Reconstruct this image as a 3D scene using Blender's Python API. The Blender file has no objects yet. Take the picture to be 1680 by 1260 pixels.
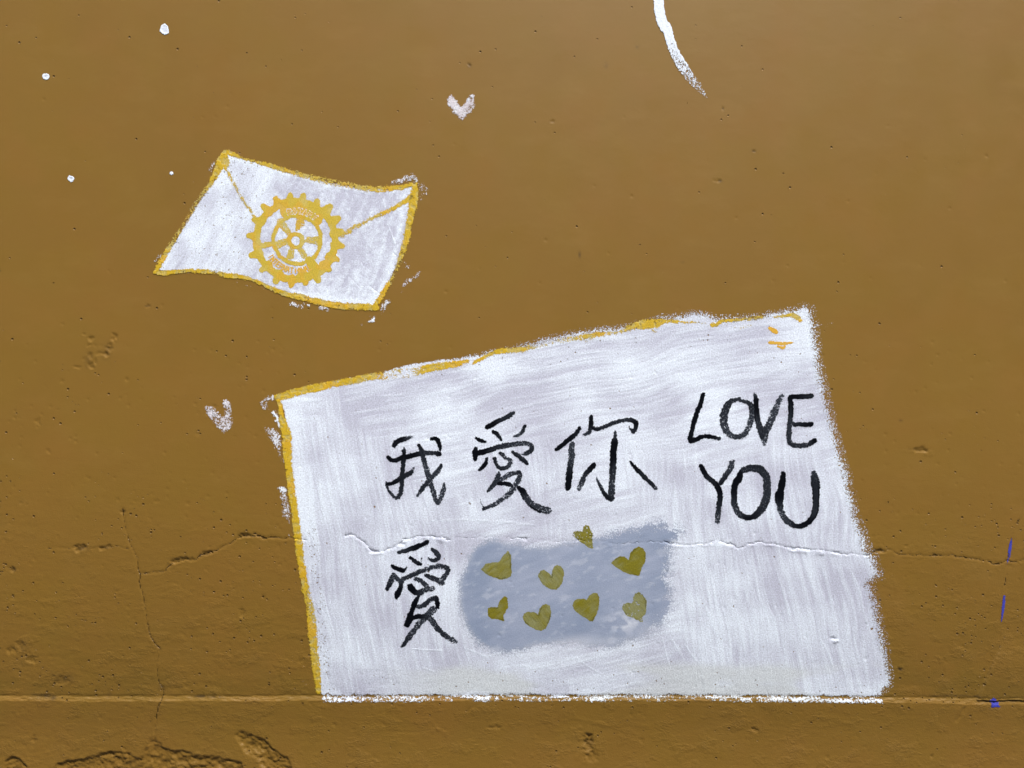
import bpy, math
import numpy as np

# ------------------------------------------------------------------ camera, sky, sun, exposure
SC = bpy.context.scene
S = 700.0            # photo pixels per metre on the wall face
ZC = 1.25            # camera height
D = 1.76             # camera distance from the wall
cam_d = bpy.data.cameras.new('camera'); cam = bpy.data.objects.new('camera', cam_d)
SC.collection.objects.link(cam); SC.camera = cam
cam.location = (0, -D, ZC); cam.rotation_euler = (math.radians(90), 0, 0)
cam_d.sensor_width = 36.0; cam_d.lens = 36.0 * D / (1680 / S)
cam_d.clip_start = 0.05; cam_d.clip_end = 500

SUN_EL, SUN_AZ = 60.0, 24.0      # azimuth measured from straight out of the wall, towards the right
world = bpy.data.worlds.new('World'); SC.world = world; world.use_nodes = True
wn = world.node_tree.nodes; wl = world.node_tree.links
sky = wn.new('ShaderNodeTexSky'); sky.sky_type = 'NISHITA'; sky.sun_disc = False
sky.sun_elevation = math.radians(SUN_EL); sky.sun_rotation = math.radians(180 - SUN_AZ)
sky.air_density = 1.0; sky.dust_density = 2.5
wl.new(sky.outputs[0], wn['Background'].inputs[0]); wn['Background'].inputs[1].default_value = 0.15

sun_d = bpy.data.lights.new('sun', 'SUN'); sun = bpy.data.objects.new('sun', sun_d)
SC.collection.objects.link(sun)
sun_d.energy = 3.6; sun_d.angle = math.radians(12); sun_d.color = (1.0, 0.98, 0.95)
sun.rotation_euler = (math.radians(90 - SUN_EL), 0, math.radians(SUN_AZ)); sun.location = (2, -4, 6)

SC.view_settings.view_transform = 'Standard'; SC.view_settings.look = 'None'
SC.view_settings.gamma = 1.0; SC.view_settings.use_curve_mapping = False
SC.view_settings.exposure = 0.82
SC.cycles.transparent_max_bounces = 24
SC.cycles.max_bounces = 6

# ------------------------------------------------------------------ noise and fields (all in photo-pixel units of the wall)
_rs = np.random.RandomState(7)
_T = _rs.rand(256, 256).astype(np.float32)
def vnoise(x, y, seed=0):
    x = x + seed * 37.17; y = y + seed * 91.73
    xi = np.floor(x).astype(np.int64); yi = np.floor(y).astype(np.int64)
    fx = x - xi; fy = y - yi
    fx = fx * fx * (3 - 2 * fx); fy = fy * fy * (3 - 2 * fy)
    a = _T[yi & 255, xi & 255]; b = _T[yi & 255, (xi + 1) & 255]
    c = _T[(yi + 1) & 255, xi & 255]; d = _T[(yi + 1) & 255, (xi + 1) & 255]
    return (a * (1 - fx) + b * fx) * (1 - fy) + (c * (1 - fx) + d * fx) * fy
def fbm(x, y, o=4, seed=0, g=0.5):
    s = 0; a = 1.0; t = 0
    for k in range(o):
        s = s + a * vnoise(x, y, seed + k * 5); t += a; a *= g; x = x * 2.03; y = y * 2.03
    return s / t
def sstep(a, b, x):
    t = np.clip((x - a) / (b - a), 0, 1); return t * t * (3 - 2 * t)
def poly_sd(X, Y, P):
    """signed distance, positive inside"""
    P = np.asarray(P, float); n = len(P)
    d2 = np.full(X.shape, 1e12); ins = np.zeros(X.shape, bool)
    for i in range(n):
        x0, y0 = P[i]; x1, y1 = P[(i + 1) % n]
        dx, dy = x1 - x0, y1 - y0
        t = np.clip(((X - x0) * dx + (Y - y0) * dy) / (dx * dx + dy * dy + 1e-9), 0, 1)
        d2 = np.minimum(d2, (X - x0 - t * dx) ** 2 + (Y - y0 - t * dy) ** 2)
        if y0 != y1:
            c = ((y0 > Y) != (y1 > Y)) & (X < (x1 - x0) * (Y - y0) / (y1 - y0) + x0)
            ins ^= c
    d = np.sqrt(d2)
    return np.where(ins, d, -d)
def line_field(X, Y, pts):
    """pts: (x, y, w, load); nearest: distance minus radius, arc length, signed side, load, radius"""
    best = np.full(X.shape, 1e9); S_ = np.zeros(X.shape); V = np.zeros(X.shape); L = np.zeros(X.shape); R = np.ones(X.shape)
    s0 = 0.0
    for i in range(len(pts) - 1):
        x0, y0, w0, l0 = pts[i]; x1, y1, w1, l1 = pts[i + 1]
        dx, dy = x1 - x0, y1 - y0; ln = math.hypot(dx, dy) + 1e-6
        t = np.clip(((X - x0) * dx + (Y - y0) * dy) / ln ** 2, 0, 1)
        d = np.hypot(X - x0 - t * dx, Y - y0 - t * dy); r = (w0 + (w1 - w0) * t) / 2
        e = d - r; m = e < best
        best = np.where(m, e, best); S_ = np.where(m, s0 + t * ln, S_)
        V = np.where(m, ((X - x0) * dy - (Y - y0) * dx) / ln / np.maximum(r, .3), V)
        L = np.where(m, l0 + (l1 - l0) * t, L); R = np.where(m, r, R)
        s0 += ln
    return best, S_, V, L, R
def smooth_pts(pts, step=4.0):
    """Catmull-Rom through (x, y, w, load)"""
    P = np.array(pts, float)
    if len(P) < 3: return [tuple(p) for p in P]
    Q = np.vstack([2 * P[0] - P[1], P, 2 * P[-1] - P[-2]]); out = []
    for i in range(1, len(Q) - 2):
        n = max(2, int(np.hypot(*(Q[i + 1] - Q[i])[:2]) / step))
        for k in range(n):
            t = k / n
            out.append(tuple(0.5 * (2 * Q[i] + (Q[i + 1] - Q[i - 1]) * t + (2 * Q[i - 1] - 5 * Q[i] + 4 * Q[i + 1] - Q[i + 2]) * t * t
                                    + (-Q[i - 1] + 3 * Q[i] - 3 * Q[i + 1] + Q[i + 2]) * t ** 3)))
    out.append(tuple(P[-1]))
    return out

# ------------------------------------------------------------------ relief of the wall: metres towards the street as a function of (px, py)
LEDGE = 0.0044
def ledge_top(x): return 1143.4 + 3.6 * (fbm(x / 80, x * 0 + 3.3, 3) - .5) + 4.0 * sstep(1250, 1680, x) - 1.0 * sstep(500, 900, x) * (1 - sstep(1250, 1500, x)) + 1.3 * (vnoise(x / 9, x * 0, 4) - .5)
CR = [  # polyline, groove depth mm, half width px, lip mm
 ([(202,835),(205,860),(213,893),(225,915),(228,940),(230,950),(228,958),(236,980),(239,1005),(245,1040),(255,1057),(262,1064),(258,1080),(256,1090),(260,1118),(270,1135),(263,1155),(260,1166),(257,1180),(255,1206)], 2.0, .8, .25),
 ([(232,943),(250,940),(268,940),(280,926),(300,918),(320,918),(335,909),(355,903),(370,895),(390,883),(405,879),(420,878),(430,884),(445,882),(480,884),(502,886)], 2.2, 1.1, .4),
 ([(566,878),(578,877),(597,890),(612,905),(625,905),(650,896),(664,886),(690,881),(710,880),(735,885)], 2.8, 1.1, 1.1),
 ([(735,885),(775,883),(800,880),(862,884),(900,888),(960,886),(1000,890),(1030,892),(1050,890),(1090,888)], .7, .8, .2),
 ([(1090,888),(1125,895),(1150,892),(1175,887),(1200,893),(1210,897),(1250,890),(1275,893),(1300,900),(1330,903),(1360,905),(1380,908),(1400,909),(1425,911)], 2.2, 1.0, 1.3),
 ([(1425,910),(1445,904),(1462,903),(1475,909),(1500,911),(1530,911),(1560,912),(1600,918),(1615,920),(1635,925),(1650,921),(1680,920),(1745,924)], 2.0, .9, .35),
 ([(0,938),(15,938),(30,934)], 1.2, .8, .2),
 ([(80,900),(105,899),(125,898),(150,902),(165,898),(182,897),(200,897),(210,901)], 1.2, .7, .2),
 ([(1673,851),(1662,872),(1655,905),(1652,935),(1648,960)], 1.0, .8, .1),
 ([(1641,1060),(1632,1078),(1617,1112),(1610,1142)], 1.3, .8, .6),
]
PITS = [  # x, y, rx, ry, depth mm of larger rough pits
 (127,900,6,5,4),(137,897,6,4,4),(168,899,7,2.5,3),(178,896,5,2.5,3),(21,934,6,4,3.5),(202,840,4,3,3),(1440,904,9,3,3.5),(1487,896,4,2,2),
 (287,920,7,4,3.5),(300,916,8,3,3.5),(313,919,5,3,2.5),(340,907,9,4,3.5),(402,879,12,4,4),(307,932,4,1.5,-1),(614,905,7,4,3),(657,893,8,2,2.5),(862,885,4,2,3),(970,881,3,2,2),
 (1367,1049,6,5,3),(1369,1052,6,3,-4),(1506,738,17,3,2.2),(1512,741,12,2,2.2),(1525,746,10,1.5,-1.0),(1179,296,4,2,2),(58,1213,4,6,3),(206,1226,2,6,2),(209,1229,4,1.5,1.5),
 (1372,905,6,1.5,4),(242,502,4,2,2),(79,740,4,4,1.2),(1237,1196,5,5,4),(965,1217,7,14,5),(962,1222,14,18,2.2),(971,1238,10,9,2.5),(949,1192,6,3,-1.5),(1052,1213,4,4,2),
 (720,1196,5,2,-2),(810,1193,14,1.6,2.4),(630,1188,3,2,2),(548,1188,3,3,2),(580,1196,3,2,1.6),(1525,1238,3,3,3),(1355,1240,4,3,2),
 (906,200,4,2,1.6),(1237,247,4,2,2.2),(770,107,3,3,1.6),(1478,1098,5,2,2.5),(1186,178,2,2,2),(397,1005,6,8,2.4),
 (138,548,3,2,2),(149,555,5,4,2.6),(145,567,4,3,2),(148,583,4,5,2.8),(149,599,5,5,3),(127,603,7,2,2),(188,553,5,6,2.6),(180,571,5,7,3),(174,582,5,5,3.2),(163,580,6,3,1.6),(156,592,3,4,1.5),
 (62,693,5,8,1.6),(1172,260+35,3,3,1.4),(20,1067,9,6,3),(33,1058,7,8,3),(52,1082,9,6,3),(100,1116,14,8,2.2),(1290,1262,9,6,2)]
CHIPS = [
 [(11,1262),(13,1246),(25,1237),(37,1243),(48,1252),(52,1275),(30,1330),(-10,1330)],
 [(90,1264),(99,1248),(115,1246),(140,1242),(160,1236),(185,1230),(201,1231),(215,1234),(225,1240),(235,1241),(239,1227),(247,1212),(255,1205),(262,1212),(268,1224),(283,1227),(307,1230),(325,1237),(355,1237),(375,1243),(400,1247),(404,1262),(425,1330),(60,1330)],
 [(387,1205),(391,1198),(405,1199),(420,1206),(436,1213),(455,1230),(474,1240),(481,1254),(484,1300),(440,1300),(437,1260),(425,1243),(405,1232),(396,1222)],
 [(1330,1330),(1390,1275),(1440,1268),(1500,1300),(1500,1340)],
]
SCR = [([(1581,1161),(1577,1168),(1572,1176),(1568,1181)], 1.6, 2.4), ([(925,1172),(958,1180),(1000,1190),(1030,1186),(1062,1190)], -.35, 3), ([(648,1200),(668,1201),(690,1199)], .6, 1.2)]
_pp = np.random.RandomState(21)
NP = 2600
_px = _pp.uniform(-40, 1740, NP); _py = 1300 - 1150 * _pp.rand(NP) ** 1.75
_keep = _pp.rand(NP) < np.where(_px < 520, 1.0, np.where(_px > 1400, .6, .42)) * np.where(_py < 560, .13, 1)
_px, _py = _px[_keep], _py[_keep]; _pr = _pp.uniform(.9, 2.0, len(_px)) * (1 + .5 * (_pp.rand(len(_px)) > .93)); _pd = _pp.uniform(.45, 1.7, len(_px))

def crack_field(X, Y):
    d = np.full(X.shape, 9.0); wv = np.ones(X.shape)
    jx = 2.6 * (fbm(X / 9, Y / 9, 3, 14) - .5); jy = 7.5 * (fbm(X / 9, Y / 7, 4, 15, .7) - .5)
    for pts, dep, hw, lip in CR:
        xs = [p[0] for p in pts]; ys = [p[1] for p in pts]
        i0, i1 = np.searchsorted(X[0], [min(xs) - 14, max(xs) + 14]); j0, j1 = np.searchsorted(Y[:, 0], [min(ys) - 14, max(ys) + 14])
        if i1 <= i0 or j1 <= j0: continue
        sl = np.s_[j0:j1, i0:i1]
        e, s_, v, l_, r_ = line_field(X[sl] + jx[sl] * 1.4, Y[sl] + jy[sl] * 1.4, [(x, y, 0, 1) for x, y in pts])
        w = (.30 + 1.25 * vnoise(s_ / 11, s_ * 0, 8)) * hw
        gone = sstep(.60, .70, vnoise(s_ / 17, s_ * 0, 18)) * (dep < 1.9)
        q = e / np.maximum(w, .35) + 6 * gone
        d[sl] = np.minimum(d[sl], q)
    return 1 - np.clip(d / 4.0, 0, 1)
def relief(gx, gy):
    """gx, gy: 1-D coordinate arrays (px). Returns h[gy, gx] in metres."""
    X, Y = np.meshgrid(gx, gy)
    rough = .04 + .96 * sstep(560, 1120, Y) * (.55 + .45 * (1 - sstep(380, 760, X))) 
    rough = rough + .5 * sstep(1085, 1135, Y) * (Y < 1150)
    h = .0004 * (fbm(X / 260, Y / 260, 3, 1) - .5) + .00035 * (fbm(X / 42, Y / 30, 4, 2) - .5) * rough
    patch = sstep(.50, .66, fbm(X / 46, Y / 30, 3, 6))
    h += .00075 * (fbm(X / 7.0, Y / 5.2, 3, 3, .6) - .5) * rough * (.2 + 1.05 * patch * sstep(820, 1110, Y))
    # trowel drags, slightly raised curved threads
    h += .00016 * rough * (fbm((X + .25 * Y) / 70, (Y - .1 * X) / 4.5, 3, 9) - .5) * 2
    # the plinth that stands forward of the wall, its top sloping outwards
    lt = ledge_top(X)
    drop = 5.8 + 2.0 * sstep(1400, 1650, X)
    t = np.clip((Y - lt) / drop, 0, 1)
    h += LEDGE * (t * .9 + .1 * np.sqrt(t)) - .0006 * np.exp(-((Y - lt + 2) / 1.6) ** 2)
    h += .0032 * (fbm(X / 10, Y / 3, 4, 12, .6) - .5) * np.exp(-((Y - lt - 2) / 4.0) ** 2)
    h -= .0010 * sstep(1155, 1205, Y) * (1 - sstep(1178, 1330, Y) * .4)       # slightly hollow face below its edge
    yy_ = np.minimum(np.maximum(Y - 1165, 0), 150); h += 9e-7 * yy_ ** 2 + 2.7e-4 * np.maximum(Y - 1315, 0) * .25
    # plaster patch right of the seam stands a little proud
    seam = 1641 - (Y - 1060) * .44 + 1.5 * (fbm(Y / 12, Y * 0, 2, 3) - .5)
    h += .0042 * sstep(-1.5, 1.5, X - seam) * sstep(1040, 1095, Y) * (Y < lt + 1)
    # cracks
    jx = 2.6 * (fbm(X / 9, Y / 9, 3, 14) - .5); jy = 7.5 * (fbm(X / 9, Y / 7, 4, 15, .7) - .5)
    for pts, dep, hw, lip in CR:
        P = np.array(pts); pad = 14
        ix = np.where((gx > P[:, 0].min() - pad) & (gx < P[:, 0].max() + pad))[0]; iy = np.where((gy > P[:, 1].min() - pad) & (gy < P[:, 1].max() + pad))[0]
        if len(ix) == 0 or len(iy) == 0: continue
        sl = np.s_[iy[0]:iy[-1] + 1, ix[0]:ix[-1] + 1]
        xx = X[sl] + jx[sl] * 1.4; yy = Y[sl] + jy[sl] * 1.4
        e, s_, v, l_, r_ = line_field(xx, yy, [(x, y, 0, 1) for x, y in pts])
        wv = .35 + 1.3 * vnoise(s_ / 11, s_ * 0, 8)
        h[sl] -= .00045 * dep * np.exp(-(e / (hw * wv + .8)) ** 2)
        below = np.exp(-((e - 3.0) / 1.8) ** 2) * (np.where(v * 1 > 0, 0.35, 1.0))
        h[sl] += .001 * lip * below * sstep(.3, .8, vnoise(s_ / 6, s_ * 0 + 4, 9)) * 1.1
    for x, y, rx, ry, dep in PITS:
        R = 3.2
        ix = np.where(abs(gx - x) < rx * R)[0]; iy = np.where(abs(gy - y) < ry * R)[0]
        if len(ix) == 0 or len(iy) == 0: continue
        sl = np.s_[iy[0]:iy[-1] + 1, ix[0]:ix[-1] + 1]
        q = np.hypot((X[sl] - x + jx[sl]) / rx, (Y[sl] - y + jy[sl]) / ry) + 1.5 * (fbm(X[sl] / 4.5, Y[sl] / 3.5, 3, 19, .65) - .5)
        m = 1 - sstep(.55, 1.15, q)
        big = rx * ry > 20
        h[sl] -= .0006 * dep * m * (1 if dep < 0 or not big else .35 + 1.3 * fbm(X[sl] / 3.0, Y[sl] / 2.4, 2, 17))
        if dep > 0: h[sl] += .00012 * dep * np.exp(-((q - 1.3) / .3) ** 2) * (Y[sl] > y)
    for pts, dep, wd in SCR:
        P = np.array(pts)
        ix = np.where((gx > P[:, 0].min() - 10) & (gx < P[:, 0].max() + 10))[0]; iy = np.where((gy > P[:, 1].min() - 10) & (gy < P[:, 1].max() + 10))[0]
        if len(ix) == 0 or len(iy) == 0: continue
        sl = np.s_[iy[0]:iy[-1] + 1, ix[0]:ix[-1] + 1]
        e, s_, v, l_, r_ = line_field(X[sl], Y[sl], [(a, b, 0, 1) for a, b in pts])
        h[sl] -= .001 * dep * np.exp(-(e / wd) ** 2)
    # spalled plaster: knocked off with broken edges, coarse bottom
    ci = np.where(gy > 1180)[0]
    if len(ci):
        sl = np.s_[ci[0]:, :]
        xx = X[sl] + 7 * (fbm(X[sl] / 14, Y[sl] / 14, 4, 31, .65) - .5); yy = Y[sl] + 7 * (fbm(X[sl] / 14, Y[sl] / 14, 4, 33, .65) - .5)
        for P in CHIPS:
            sd = poly_sd(xx, yy, P)
            m = sstep(-.3, 1.8, sd); deep = sstep(0, 22, sd)
            h[sl] -= m * (.0030 + .003 * deep)
            h[sl] += m * (.0075 * (fbm(X[sl] / 15 + Y[sl] / 60, Y[sl] / 8, 4, 35, .6) - .5) + (.0035) * (vnoise(X[sl] / 3.1, Y[sl] / 2.6, 37) - .5))
    dx = float(gx[len(gx) // 2] - gx[len(gx) // 2 - 1])
    for x, y, r, dep in zip(_px, _py, _pr, _pd):
        i0, i1 = np.searchsorted(gx, [x - 3 * r, x + 3 * r]); j0, j1 = np.searchsorted(gy, [y - 3 * r, y + 3 * r])
        if i1 <= i0 or j1 <= j0: continue
        sl = np.s_[j0:j1, i0:i1]
        h[sl] -= .0007 * dep * np.exp(-((X[sl] - x) ** 2 + (Y[sl] - y) ** 2) / (r * r))
    return h

DIRT = [(75,1141,11,3,1),(88,1144,5,4,.8),(60,1140,8,2,.6),(330,1142,14,2,1.1),(355,1143,10,1.6,.9),(180,1140,3,4,.7),(265,1127,4,4,.8),(1478,1098,4.5,2,1.6),(770,107,3,3.5,.8),(906,200,4,1.6,.5),(951,418,1.6,5,1.0),(1237,247,4,2,1.0),(1186,178,1.6,1.6,.9),
 (1182,297,3,1.5,1.1),(1045,76,3.5,3.5,.5),(994,107,3,5,.45),(135,899,10,4,.8),(172,898,10,2.5,.7),(22,934,5,3.5,.8),(203,838,3.5,2.5,.7),(298,916,16,3,.6),(338,908,9,3,.6),(405,878,11,3,.7),(1440,903,9,2.5,.8),(1393,907,7,1.5,1.2),(1380,1136,22,2.5,1.3),(1435,1137,12,1.6,1.0),
 (1560,1141,40,1.6,.7),(1600,1142,12,1.6,.8),(242,502,4,1.6,.8),(1506,737,14,2,.5),(1120,430,3,2,.4),(1478,690,3,2,.6),(145,590,6,12,.35),(176,575,6,12,.35),(37,1060,12,8,.35),(105,1113,22,9,.35),(965,1215,7,8,.4),(790,1101,5,1.5,1.0),(715,1140,12,1.5,.7)]
def dirt_field(X, Y):
    d = np.zeros(X.shape); n = fbm(X / 4, Y / 3, 3, 222, .6)
    for x, y, rx, ry, a in DIRT:
        i0, i1 = np.searchsorted(X[0], [x - 2.5 * rx, x + 2.5 * rx]); j0, j1 = np.searchsorted(Y[:, 0], [y - 2.5 * ry, y + 2.5 * ry])
        if i1 <= i0 or j1 <= j0: continue
        sl = np.s_[j0:j1, i0:i1]
        d[sl] = np.maximum(d[sl], a * np.exp(-((X[sl] - x) / rx) ** 2 - ((Y[sl] - y) / ry) ** 2) * sstep(.35, .62, n[sl] + .12))
    return d
# shared lattice of the wall
GS = 2.0
dense_x = np.arange(-60, 1741, GS)
dense_y = np.concatenate([np.arange(-60, 1138, GS), np.arange(1138, 1158, .75), np.arange(1158, 1303, GS)])
ox = np.array([-4800., -3200, -2000, -1200, -700, -400, -220, -120, -85]); 
gx = np.concatenate([ox, dense_x, 1680 - ox[::-1] ]); gx = np.unique(gx)
gy = np.concatenate([[-680., -500, -320, -180, -100], dense_y, [1320, 1350, 1400, 1460, 1505]])
WH = relief(gx, gy)
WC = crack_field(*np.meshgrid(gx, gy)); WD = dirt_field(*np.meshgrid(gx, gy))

def wall_h(X, Y):
    """bilinear look-up of the built wall surface"""
    i = np.clip(np.searchsorted(gx, X) - 1, 0, len(gx) - 2); j = np.clip(np.searchsorted(gy, Y) - 1, 0, len(gy) - 2)
    fx = (X - gx[i]) / (gx[i + 1] - gx[i]); fy = (Y - gy[j]) / (gy[j + 1] - gy[j])
    return (WH[j, i] * (1 - fx) + WH[j, i + 1] * fx) * (1 - fy) + (WH[j + 1, i] * (1 - fx) + WH[j + 1, i + 1] * fx) * fy
def wpos(X, Y, h):
    return np.stack([(X - 840) / S, -h, ZC + (630 - Y) / S], -1)

def grid_mesh(name, P, mask=None, attrs=None):
    """P: (ny, nx, 3); mask: cells kept (ny-1, nx-1)"""
    ny, nx = P.shape[:2]
    idx = np.arange(ny * nx).reshape(ny, nx)
    q = np.stack([idx[:-1, :-1], idx[1:, :-1], idx[1:, 1:], idx[:-1, 1:]], -1)
    q = q[mask] if mask is not None else q.reshape(-1, 4)
    used, inv = np.unique(q, return_inverse=True); inv = inv.reshape(-1, 4)
    V = P.reshape(-1, 3)[used]
    me = bpy.data.meshes.new(name)
    me.vertices.add(len(V)); me.vertices.foreach_set('co', V.astype(np.float32).ravel())
    n = len(inv)
    me.loops.add(n * 4); me.loops.foreach_set('vertex_index', inv.astype(np.int32).ravel())
    me.polygons.add(n); me.polygons.foreach_set('loop_start', np.arange(0, n * 4, 4, dtype=np.int32))
    me.update(calc_edges=True)
    me.polygons.foreach_set('use_smooth', np.ones(n, bool))
    for k, a in (attrs or {}).items():
        at = me.attributes.new(k, 'FLOAT', 'POINT'); at.data.foreach_set('value', a.reshape(-1)[used].astype(np.float32))
    return me

# ------------------------------------------------------------------ materials
class NT:
    def __init__(s, name):
        s.m = bpy.data.materials.new(name); s.m.use_nodes = True; s.t = s.m.node_tree; s.n = s.t.nodes; s.l = s.t.links
        s.b = s.n['Principled BSDF']; s.out = s.n['Material Output']
        s.pos = s.n.new('ShaderNodeNewGeometry').outputs['Position']
    def put(s, sock, v):
        if isinstance(v, bpy.types.NodeSocket): s.l.new(v, sock)
        elif isinstance(v, (tuple, list)): sock.default_value = (*v, 1) if len(v) == 3 and sock.type == 'RGBA' else v
        else: sock.default_value = v
    def noise(s, scale, detail=3, rough=.55, stretch=None, w=0):
        nd = s.n.new('ShaderNodeTexNoise'); nd.inputs['Scale'].default_value = scale; nd.inputs['Detail'].default_value = detail; nd.inputs['Roughness'].default_value = rough
        mp = s.n.new('ShaderNodeMapping'); s.l.new(s.pos, mp.inputs[0]); mp.inputs['Location'].default_value = (w, w * .7, w * 1.3)
        if stretch: mp.inputs['Scale'].default_value = stretch
        s.l.new(mp.outputs[0], nd.inputs['Vector']); return nd.outputs['Fac']
    def math(s, op, a, b=0.0, c=None, clamp=False):
        nd = s.n.new('ShaderNodeMath'); nd.operation = op; nd.use_clamp = clamp
        s.put(nd.inputs[0], a); s.put(nd.inputs[1], b)
        if c is not None: s.put(nd.inputs[2], c)
        return nd.outputs[0]
    def mapr(s, v, a, b, c=0.0, d=1.0):
        nd = s.n.new('ShaderNodeMapRange'); s.put(nd.inputs[0], v)
        for i, q in enumerate((a, b, c, d)): s.put(nd.inputs[i + 1], q)
        return nd.outputs[0]
    def mix(s, f, a, b):
        nd = s.n.new('ShaderNodeMix'); nd.data_type = 'RGBA'; s.put(nd.inputs[0], f)
        s.put(nd.inputs[6], a); s.put(nd.inputs[7], b); return nd.outputs[2]
    def attr(s, name):
        nd = s.n.new('ShaderNodeAttribute'); nd.attribute_name = name; return nd.outputs['Fac']
    def bump(s, h, dist, strength=1.0, nrm=None):
        nd = s.n.new('ShaderNodeBump'); nd.inputs['Strength'].default_value = strength; nd.inputs['Distance'].default_value = dist
        s.l.new(h, nd.inputs['Height'])
        if nrm: s.l.new(nrm, nd.inputs['Normal'])
        return nd.outputs[0]

def pores(k, scale, r0, r1, dens, w=0):
    v = k.n.new('ShaderNodeTexVoronoi'); v.inputs['Scale'].default_value = scale
    mp = k.n.new('ShaderNodeMapping'); k.l.new(k.pos, mp.inputs[0]); mp.inputs['Location'].default_value = (w, .3, w); mp.inputs['Scale'].default_value = (1, .02, 1)
    ds = k.noise(scale * 4, 1, .5, w=w); 
    k.l.new(mp.outputs[0], v.inputs['Vector'])
    sp = k.n.new('ShaderNodeSeparateColor'); k.l.new(v.outputs['Color'], sp.inputs[0])
    rad = k.mapr(sp.outputs[1], 0, 1, r0, r1)
    d = k.math('DIVIDE', k.math('ADD', v.outputs['Distance'], k.mapr(ds, .3, .7, -.012, .012)), rad)
    on = k.math('LESS_THAN', sp.outputs[0], dens)
    return k.math('MULTIPLY', k.mapr(d, .45, 1.0, 1.0, 0.0), on)
def paint_material(name, thin, thick, rough=.55, spec=.35, grain=.3, fine=520.0, soft=9.0, bump=.00030, tone_bump=0.0, extra=None, midc=None):
    k = NT(name)
    cov = k.attr('cov'); tone = k.attr('tone')
    n1 = k.noise(fine, 2, .6); n2 = k.noise(fine * .42, 2, .5, w=3.1)
    nn = k.math('ADD', k.math('MULTIPLY', n1, .62), k.math('MULTIPLY', n2, .38))
    thr = k.mapr(nn, .40, .60, .06, .90)
    a = k.math('MULTIPLY_ADD', k.math('SUBTRACT', cov, thr), soft, .5, clamp=True)
    col = k.mix(tone, thin, thick)
    if extra is not None:
        col = k.mix(k.math('MULTIPLY', k.attr('tint'), 1.0, clamp=True), col, extra)
    ng = k.noise(330, 2, .6, w=6.3)
    g = k.mapr(ng, .35, .65, 1 - grain, 1 + grain * .6)
    hs = k.n.new('ShaderNodeVectorMath'); hs.operation = 'SCALE'; k.l.new(col, hs.inputs[0]); k.l.new(g, hs.inputs['Scale'])
    k.l.new(hs.outputs[0], k.b.inputs['Base Color'])
    k.b.inputs['Roughness'].default_value = rough; k.b.inputs['Specular IOR Level'].default_value = spec
    nrm = k.bump(ng, bump)
    nrm = k.bump(k.mapr(k.attr('crack'), .70, .92, 1.0, 0.0), .0011, nrm=nrm)
    if tone_bump: nrm = k.bump(tone, tone_bump, nrm=nrm)
    k.l.new(nrm, k.b.inputs['Normal'])
    k.l.new(a, k.b.inputs['Alpha'])
    return k.m

def wall_material():
    k = NT('ochre_wall_paint')
    big = k.noise(3.2, 4, .55); mid = k.noise(14, 3, .5, w=2); fine = k.noise(420, 3, .6, w=5)
    zz = k.n.new('ShaderNodeSeparateXYZ'); k.l.new(k.pos, zz.inputs[0]); z = zz.outputs[2]
    c = k.mix(k.mapr(big, .3, .7), (.196, .107, .0170), (.214, .113, .0180))
    c = k.mix(k.mapr(mid, .38, .68), c, (.202, .108, .0155))
    c = k.mix(k.math('MULTIPLY', k.mapr(k.noise(6, 3, .5, w=41), .45, .6), .4), c, (.204, .115, .0150))
    c = k.mix(k.math('MULTIPLY', k.mapr(k.noise(4.5, 3, .5, w=47), .5, .64), .32), c, (.226, .111, .0195))
    dust = k.math('MULTIPLY', k.mapr(k.noise(9, 5, .65, (1, 1, 2.2), 8), .52, .75), .2)
    c = k.mix(dust, c, (.255, .150, .035))
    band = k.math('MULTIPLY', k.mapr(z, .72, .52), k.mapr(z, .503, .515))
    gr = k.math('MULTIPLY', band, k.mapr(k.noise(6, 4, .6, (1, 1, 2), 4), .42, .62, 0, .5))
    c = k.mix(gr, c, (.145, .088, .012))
    low = k.mapr(z, 1.35, .62, .05, 1.0)
    dn = k.math('MULTIPLY', k.math('MULTIPLY', k.mapr(k.noise(7, 4, .6, w=21), .45, .65), low), k.mapr(z, .49, .51, .25, 1.0))
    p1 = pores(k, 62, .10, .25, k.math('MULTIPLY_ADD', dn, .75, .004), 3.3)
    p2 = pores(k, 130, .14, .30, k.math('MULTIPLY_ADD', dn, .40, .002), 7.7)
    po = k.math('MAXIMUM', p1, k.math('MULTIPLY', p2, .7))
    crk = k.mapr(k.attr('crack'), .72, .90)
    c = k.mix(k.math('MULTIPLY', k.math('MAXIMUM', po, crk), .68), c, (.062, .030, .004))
    c = k.mix(k.math('MULTIPLY', k.attr('dirt'), .8, clamp=True), c, (.035, .022, .010))
    k.l.new(c, k.b.inputs['Base Color'])
    k.put(k.b.inputs['Roughness'], k.mapr(mid, .3, .7, .46, .56)); k.b.inputs['Specular IOR Level'].default_value = .30
    nrm = k.bump(k.math('MULTIPLY', fine, low), .0005)
    h2 = k.math('MULTIPLY', k.noise(95, 4, .6, (1, 1, 1.8), w=9), low)
    nrm = k.bump(h2, .00045, nrm=nrm)
    rp = k.mapr(k.noise(16, 4, .6, (1, 1, 1.5), w=31), .50, .66)
    h3 = k.math('MULTIPLY', k.math('MULTIPLY', k.noise(210, 4, .65, (1, 1, 1.4), w=13), rp), k.mapr(z, 1.0, .58, .1, 1.0))
    nrm = k.bump(h3, .0016, nrm=nrm)
    nrm = k.bump(k.math('SUBTRACT', 1.0, k.math('MAXIMUM', po, crk)), .0028, nrm=nrm)
    k.l.new(nrm, k.b.inputs['Normal'])
    return k.m
M_WALL = wall_material()
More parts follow.
